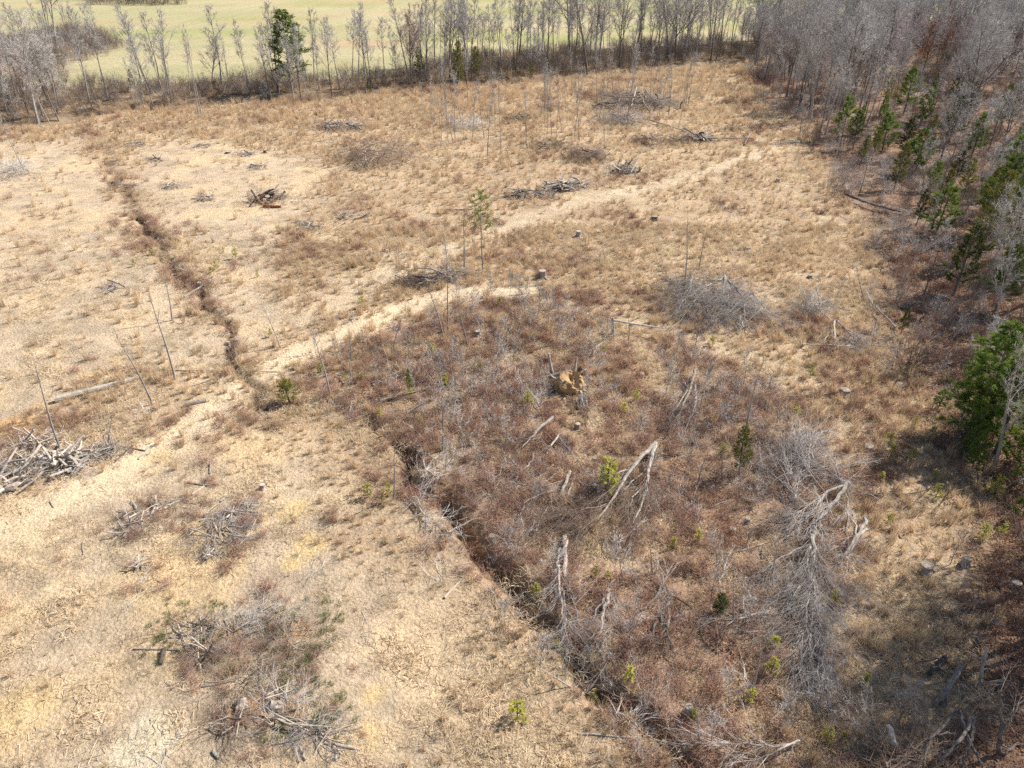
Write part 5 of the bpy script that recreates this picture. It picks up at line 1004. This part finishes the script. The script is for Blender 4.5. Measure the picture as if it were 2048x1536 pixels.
slash('twig_tangle', 'pale tangle of fine twigs at the right of the bramble slope', 'slash', [([(1690,965),(1640,930),(1600,905),(1565,890)],.07,.02,.7,.5),([(1640,960),(1610,930),(1600,880)],.06,.015,.7,.5),([(1645,860),(1625,890),(1610,930)],.05,.02,.6,.4),([(1612,862),(1616,890),(1620,920)],.05,.02,.5,.4),([(1670,915),(1676,945),(1690,970)],.06,.03,.4,.3),([(1590,960),(1570,930),(1560,905)],.04,.015,.6,.4),([(1595,1000),(1575,970),(1570,950)],.04,.015,.5,.4)], 140, 1.8, .9, 'twig_grey', 'bark_pale', 2, .1, 3, .010, FC)
slash('fallen_tree', 'twin bleached fallen stems right of the twig tangle', 'fallen tree', [([(1735,1030),(1728,1055),(1705,1080),(1690,1110),(1675,1120)],.12,.06,.6,.1),([(1733,1058),(1715,1075),(1695,1110)],.10,.04,.4,.1),([(1712,1075),(1710,1045),(1706,1020)],.06,.03,.5,.3),([(1692,1075),(1682,1100)],.08,.04,.3,.1)], 14, 1.2, .5, 'twig_pale', 'bark_pale', 2, .3, 3, .008, FC)
slash('fallen_tree', 'long grey fan of slash with many thin limbs running down the slope', 'fallen tree', [([(1626,1062),(1628,1100),(1628,1140)],.15,.08,.7,.5),([(1626,1070),(1634,1110),(1650,1160)],.07,.02,.7,.3),([(1622,1070),(1618,1120),(1600,1170)],.08,.02,.7,.3),([(1628,1130),(1630,1180),(1640,1240),(1650,1300)],.06,.015,.5,.3),([(1626,1130),(1618,1190),(1610,1250),(1600,1310)],.06,.015,.5,.3),([(1630,1150),(1640,1200),(1655,1250)],.05,.015,.5,.3),([(1620,1150),(1590,1180),(1570,1215)],.05,.015,.5,.3),([(1632,1240),(1635,1290),(1640,1350)],.05,.012,.4,.2),([(1625,1220),(1620,1280),(1622,1340)],.05,.012,.4,.2),([(1645,1140),(1670,1170),(1690,1185)],.04,.012,.4,.2),([(1610,1090),(1560,1110),(1520,1145)],.05,.012,.5,.3)], 130, 1.8, .42, 'twig_grey', 'bark_pale', 2, .15, 3, .009, FC)
slash('fallen_branch', 'pale branchy limb lying left of the long grey fan of slash', 'branch', [([(1545,1216),(1500,1228),(1465,1240),(1435,1262)],.06,.02,.3,.2),([(1500,1228),(1470,1228),(1440,1238)],.035,.012,.3,.2),([(1570,1190),(1590,1150),(1610,1120)],.05,.02,.3,.4)], 60, 1.2, .5, 'twig_pale', 'bark_pale', 2, .2, 3, .007, FC)
slash('fallen_limb', 'three armed fallen limb between the ditch and the dark forked log', 'branch', [([(1218,1180),(1208,1220),(1200,1258),(1198,1290)],.10,.03,.4,.2),([(1215,1190),(1195,1215),(1178,1250)],.06,.03,.4,.1),([(1222,1190),(1234,1220),(1244,1260)],.06,.025,.4,.1),([(1200,1255),(1212,1290),(1224,1320)],.05,.02,.3,.1),([(1203,1256),(1222,1252)],.04,.03,.3,.1)], 35, 1.2, .5, 'twig_grey', 'wood_grey', 2, .3, 3, .008, FC)
slash('fallen_limb', 'dark forked log with brush trailing below it', 'branch', [([(1320,1226),(1332,1250),(1337,1280),(1332,1310)],.11,.03,.4,.1),([(1318,1235),(1305,1262),(1292,1290)],.09,.04,.3,.1),([(1335,1270),(1345,1300),(1352,1330)],.05,.02,.3,.1)], 45, 1.3, .5, 'twig_brown', 'wood_dark', 2, .3, 3, .008, FC)
slash('fallen_limb', 'thin dark fallen pole with twigs across the brown slope', 'branch', [([(1300,1158),(1350,1190),(1385,1215),(1400,1245)],.06,.03,.3,.1),([(1400,1240),(1430,1280),(1445,1300)],.04,.02,.2,.1)], 50, 1.2, .5, 'twig_brown', 'wood_dark', 2, .3, 3, .008, FC)
slash('limb_heap', 'big heap of grey felled limbs standing in the orange straw', 'slash heap', [([(1450,550),(1448,580),(1440,602)],0.137,0.104,1.2,.6),([(1446,556),(1410,575),(1375,590),(1350,625)],0.094,0.031,1.1,.3),([(1420,570),(1390,600),(1362,640)],0.074,0.021,.9,.2),([(1452,556),(1475,580),(1490,605),(1488,625),(1495,655)],0.105,0.062,1.0,.2),([(1492,590),(1512,610),(1530,635)],0.084,0.052,.7,.2),([(1505,585),(1520,605),(1535,625)],0.063,0.042,.7,.2),([(1480,635),(1490,660),(1470,645)],0.084,0.042,.5,.2),([(1440,600),(1430,620),(1425,640)],0.074,0.031,.6,.3),([(1400,560),(1370,570),(1345,575)],0.063,0.021,.8,.4),([(1470,600),(1450,625),(1455,640)],0.053,0.021,.7,.3),([(1385,552),(1380,575),(1360,600)],0.053,0.021,.9,.4),([(1455,560),(1475,600),(1462,640)],0.063,0.031,.9,.4),([(1430,560),(1390,560),(1350,585)],0.063,0.021,.9,.5),([(1460,590),(1430,600),(1400,625)],0.063,0.021,.8,.4),([(1500,600),(1480,620),(1440,635)],0.053,0.021,.7,.5),([(1375,560),(1400,600),(1420,630)],0.053,0.021,.7,.4)], 80, 1.8, .75, 'twig_pale', 'bark_pale', 2, .05, 3, .013, FC)
heap(1445, 612, 120, 3.6, .6, 'dark brush under the big heap of grey felled limbs', 12, 26, (.05, .09), (1.5, 3.5), ('wood_grey', 'bark_pale'), 'twig_pale', 0, twl=1.6, tr=.010)
slash('slash_heap', 'slash of grey stems crossing one another at the wood edge', 'slash heap', [([(1668,642),(1670,670),(1668,690)],.11,.07,.7,.2),([(1672,640),(1700,665),(1715,685)],.07,.04,.7,.2),([(1605,688),(1650,690),(1700,694)],.08,.05,.3,.2),([(1660,700),(1690,690),(1705,692)],.06,.04,.2,.2),([(1675,650),(1720,670),(1740,690)],.06,.03,.6,.2),([(1660,665),(1645,685)],.06,.04,.4,.1),([(1690,655),(1720,690)],.06,.03,.6,.1),([(1735,690),(1775,692)],.05,.02,.3,.2)], 45, 1.5, .5, 'twig_grey', 'wood_bleached', 2, .2, 3, .009, FC)
slash('fallen_branch', 'grey fine twigged branch behind the slash at the wood edge', 'branch', [([(1660,640),(1640,620),(1620,600)],.06,.02,.5,.4),([(1700,620),(1660,610),(1630,625)],.05,.02,.5,.4)], 120, 1.7, .6, 'twig_lilac', 'wood_grey', 2, .1, 4, .009, FC)
slash('fallen_tree', 'dark fallen tree with a curved trunk at the shaded wood edge', 'fallen tree', [([(1790,655),(1765,625),(1745,605),(1733,580)],.10,.03,.3,.4)], 40, 1.3, .5, 'twig_grey', 'bark_grey', 2, .3, 3, .008, FC)
slash('fallen_tree', 'long dark fallen trunk lying along the far wood edge', 'fallen tree', [([(1690,388),(1720,402),(1760,415),(1800,425)],.18,.08,.4,.4),([(1712,400),(1700,385),(1690,375)],.06,.02,.5,.5)], 60, 2.0, .5, 'twig_pale', 'wood_dark', 2, .3, 3, .011, FC)
slash('driftwood_tangle', 'tangle of bleached roots and dead grass clogging the ditch', 'slash', [([(825,930),(850,940),(870,948)],.08,.04,.2,.2),([(815,960),(840,952),(858,945)],.06,.04,.2,.2),([(850,985),(870,965),(880,950)],.06,.03,.2,.2),([(820,1000),(850,1030),(880,1045)],.05,.02,.2,.1),([(880,1070),(910,1060),(930,1050)],.04,.02,.2,.1),([(830,985),(840,1010),(870,1060)],.05,.02,.2,.1)], 120, 1.0, .9, 'twig_pale', 'wood_bleached', 2, 0, 3, .008, FC)
slash('fallen_branch', 'pale twiggy branches hanging into the lower ditch', 'branch', [([(1235,1418),(1260,1420),(1285,1428)],.04,.02,.4,.2),([(1245,1440),(1270,1442),(1300,1460)],.05,.03,.2,.1),([(1120,1240),(1130,1270),(1150,1300)],.05,.02,.3,.1)], 90, 1.2, .6, 'twig_pale', 'bark_pale', 2, 0, 3, .007, FC)
# ---- shaded corner
slash('fallen_limb', 'thick dark limb nearest the straw in the shaded corner, forked at its lower end', 'branch', [([(1918,1338),(1896,1380),(1871,1412)],.13,.10,.5,.1),([(1886,1392),(1894,1412)],.06,.04,.3,.1)], 12, 1.0, .5, 'twig_brown', 'bark_dark', 2, .2, 3, .008, FC)
slash('fallen_tree', 'sprawling dead tree with crossing crooked limbs in the shaded corner', 'fallen tree', [([(1915,1422),(1874,1464),(1853,1500),(1848,1540)],.085,.05,.9,.4),([(1943,1432),(1928,1468),(1900,1505),(1862,1540)],.09,.05,.9,.3),([(1915,1420),(1936,1475),(1962,1530)],.075,.045,1.0,.3),([(1946,1440),(1946,1478),(1930,1505),(1926,1540)],.09,.05,.8,.3),([(1872,1448),(1824,1447),(1798,1470)],.05,.02,.8,.4),([(1855,1500),(1820,1495),(1790,1480)],.06,.02,.7,.4),([(1848,1520),(1810,1515),(1780,1540)],.05,.02,.6,.3),([(1915,1466),(1885,1466),(1860,1480)],.05,.02,.7,.5)], 40, 1.4, .55, 'twig_brown', 'bark_dark', 2, .3, 3, .008, FC)
slash('dead_tree', 'crooked dead trunk standing in the shaded corner', 'dead tree', [([(1996,1510),(2001,1470),(2000,1420),(2002,1385)],.11,.06,0,3.4),([(2001,1470),(2020,1440),(2046,1395)],.05,.02,1.2,3.0),([(1996,1510),(2012,1505),(2040,1490)],.07,.04,.1,.1)], 14, 1.0, .5, 'twig_brown', 'bark_dark', 2, .5, 3, .007, FC)
slash('dead_snag', 'pale topped broken snag leaning in the shaded corner', 'dead tree', [([(1958,1368),(1965,1330),(1973,1300)],.08,.06,.05,2.0),([(1960,1365),(1972,1368)],.03,.015,.1,.1)], 6, .8, .5, 'twig_pale', 'bark_pale', 2, .4, 3, .007, FC)
slash('rotten_log', 'bleached rotten log end sticking up in the shaded corner', 'log', [([(1776,1452),(1786,1478),(1796,1502)],.15,.13,.7,.2)], 2, .8, .5, 'twig_brown', 'wood_bleached', 2, .6, 3, .007, FC)
slash('dead_shrub', 'fan of straight grey dead stems at the edge of the shaded corner', 'shrub', [([(1776,1508),(1745,1460),(1715,1420)],.025,.008,.1,1.2),([(1770,1505),(1750,1470),(1735,1428)],.025,.008,.1,1.4),([(1768,1503),(1760,1470),(1752,1435)],.02,.008,.1,1.4),([(1772,1508),(1730,1470),(1705,1435)],.02,.008,.1,1.0),([(1766,1500),(1740,1455),(1728,1410)],.02,.008,.1,1.5),([(1760,1505),(1725,1485),(1700,1465)],.02,.008,.1,.8)], 70, 1.0, .25, 'twig_brown', 'bark_grey', 1, .2, 3, .006, FC)
slash('fallen_limb', 'grey leafy twigged dead log behind the shaded corner limbs', 'branch', [([(1890,1318),(1872,1335),(1858,1350)],.14,.11,.4,.2),([(1875,1318),(1845,1322),(1828,1330)],.04,.015,.6,.4)], 40, 1.1, .6, 'twig_brown', 'wood_dark', 2, .1, 3, .007, FC)
slash('fallen_branch', 'tangle of pale twigs at the bottom of the shaded corner', 'branch', [([(1770,1530),(1800,1510),(1840,1505)],.05,.02,.5,.3),([(1790,1540),(1830,1520),(1850,1500)],.05,.02,.5,.3),([(1700,1500),(1740,1520),(1760,1545)],.05,.02,.4,.2)], 110, 1.3, .6, 'twig_brown', 'bark_dark', 2, 0, 3, .007, FC)
slash('fallen_branch', 'grey twiggy limb lying along the bottom edge left of the fan shaped slash', 'branch', [([(1545,1490),(1480,1485),(1420,1492)],.05,.02,.3,.2),([(1600,1480),(1550,1500),(1500,1530)],.05,.02,.4,.2)], 70, 1.2, .5, 'twig_pale', 'bark_pale', 2, .1, 3, .007, FC)

sr = np.random.default_rng(77); SCR = PP([(600,760),(760,680),(960,620),(1200,640),(1420,700),(1540,780),(1580,900),(1640,1050),(1660,1250),(1560,1480),(1330,1500),(1200,1320),(1050,1150),(880,960),(740,820)])
for p in pts_in(SCR, 70, 1.6, 41):
    u, v = proj(p[0], p[1]); u = float(u); v = float(v); put_snag(u, v, u + (u - 1024) * .03 + random.gauss(0, 8), v - random.uniform(40, 85) * (v / 900) ** .6, random.choice(['sapling', 'sapling', 'snag']), 'thin grey leafless sapling')


for i, p in enumerate(pts_in(SCR, 46, 2.0, 52)):
    u, v = proj(p[0], p[1]); u = float(u); v = float(v); a = sr.uniform(0, 6.283); L = sr.uniform(1.2, 3.6); d = np.array([math.cos(a), math.sin(a)]); n_ = np.array([-d[1], d[0]]) * sr.uniform(-.35, .35) * L * .4
    px = [tuple(float(c) for c in proj(*(p - d * L / 2))), tuple(float(c) for c in proj(*(p + n_))), tuple(float(c) for c in proj(*(p + d * L / 2)))]
    r = sr.uniform(.03, .075); pal = sr.random() < .55
    slash('fallen_branch', ulabel('pale crooked fallen branch' if pal else 'grey twiggy fallen branch', u, v), 'branch', [(px, r, r * .35, .12, .25)], 22 if pal else 45, 1.1, .5, 'twig_pale' if pal else 'twig_grey', 'bark_pale' if pal else 'wood_grey', 1, .3, 3, .007, 'branches lying in the scrub')
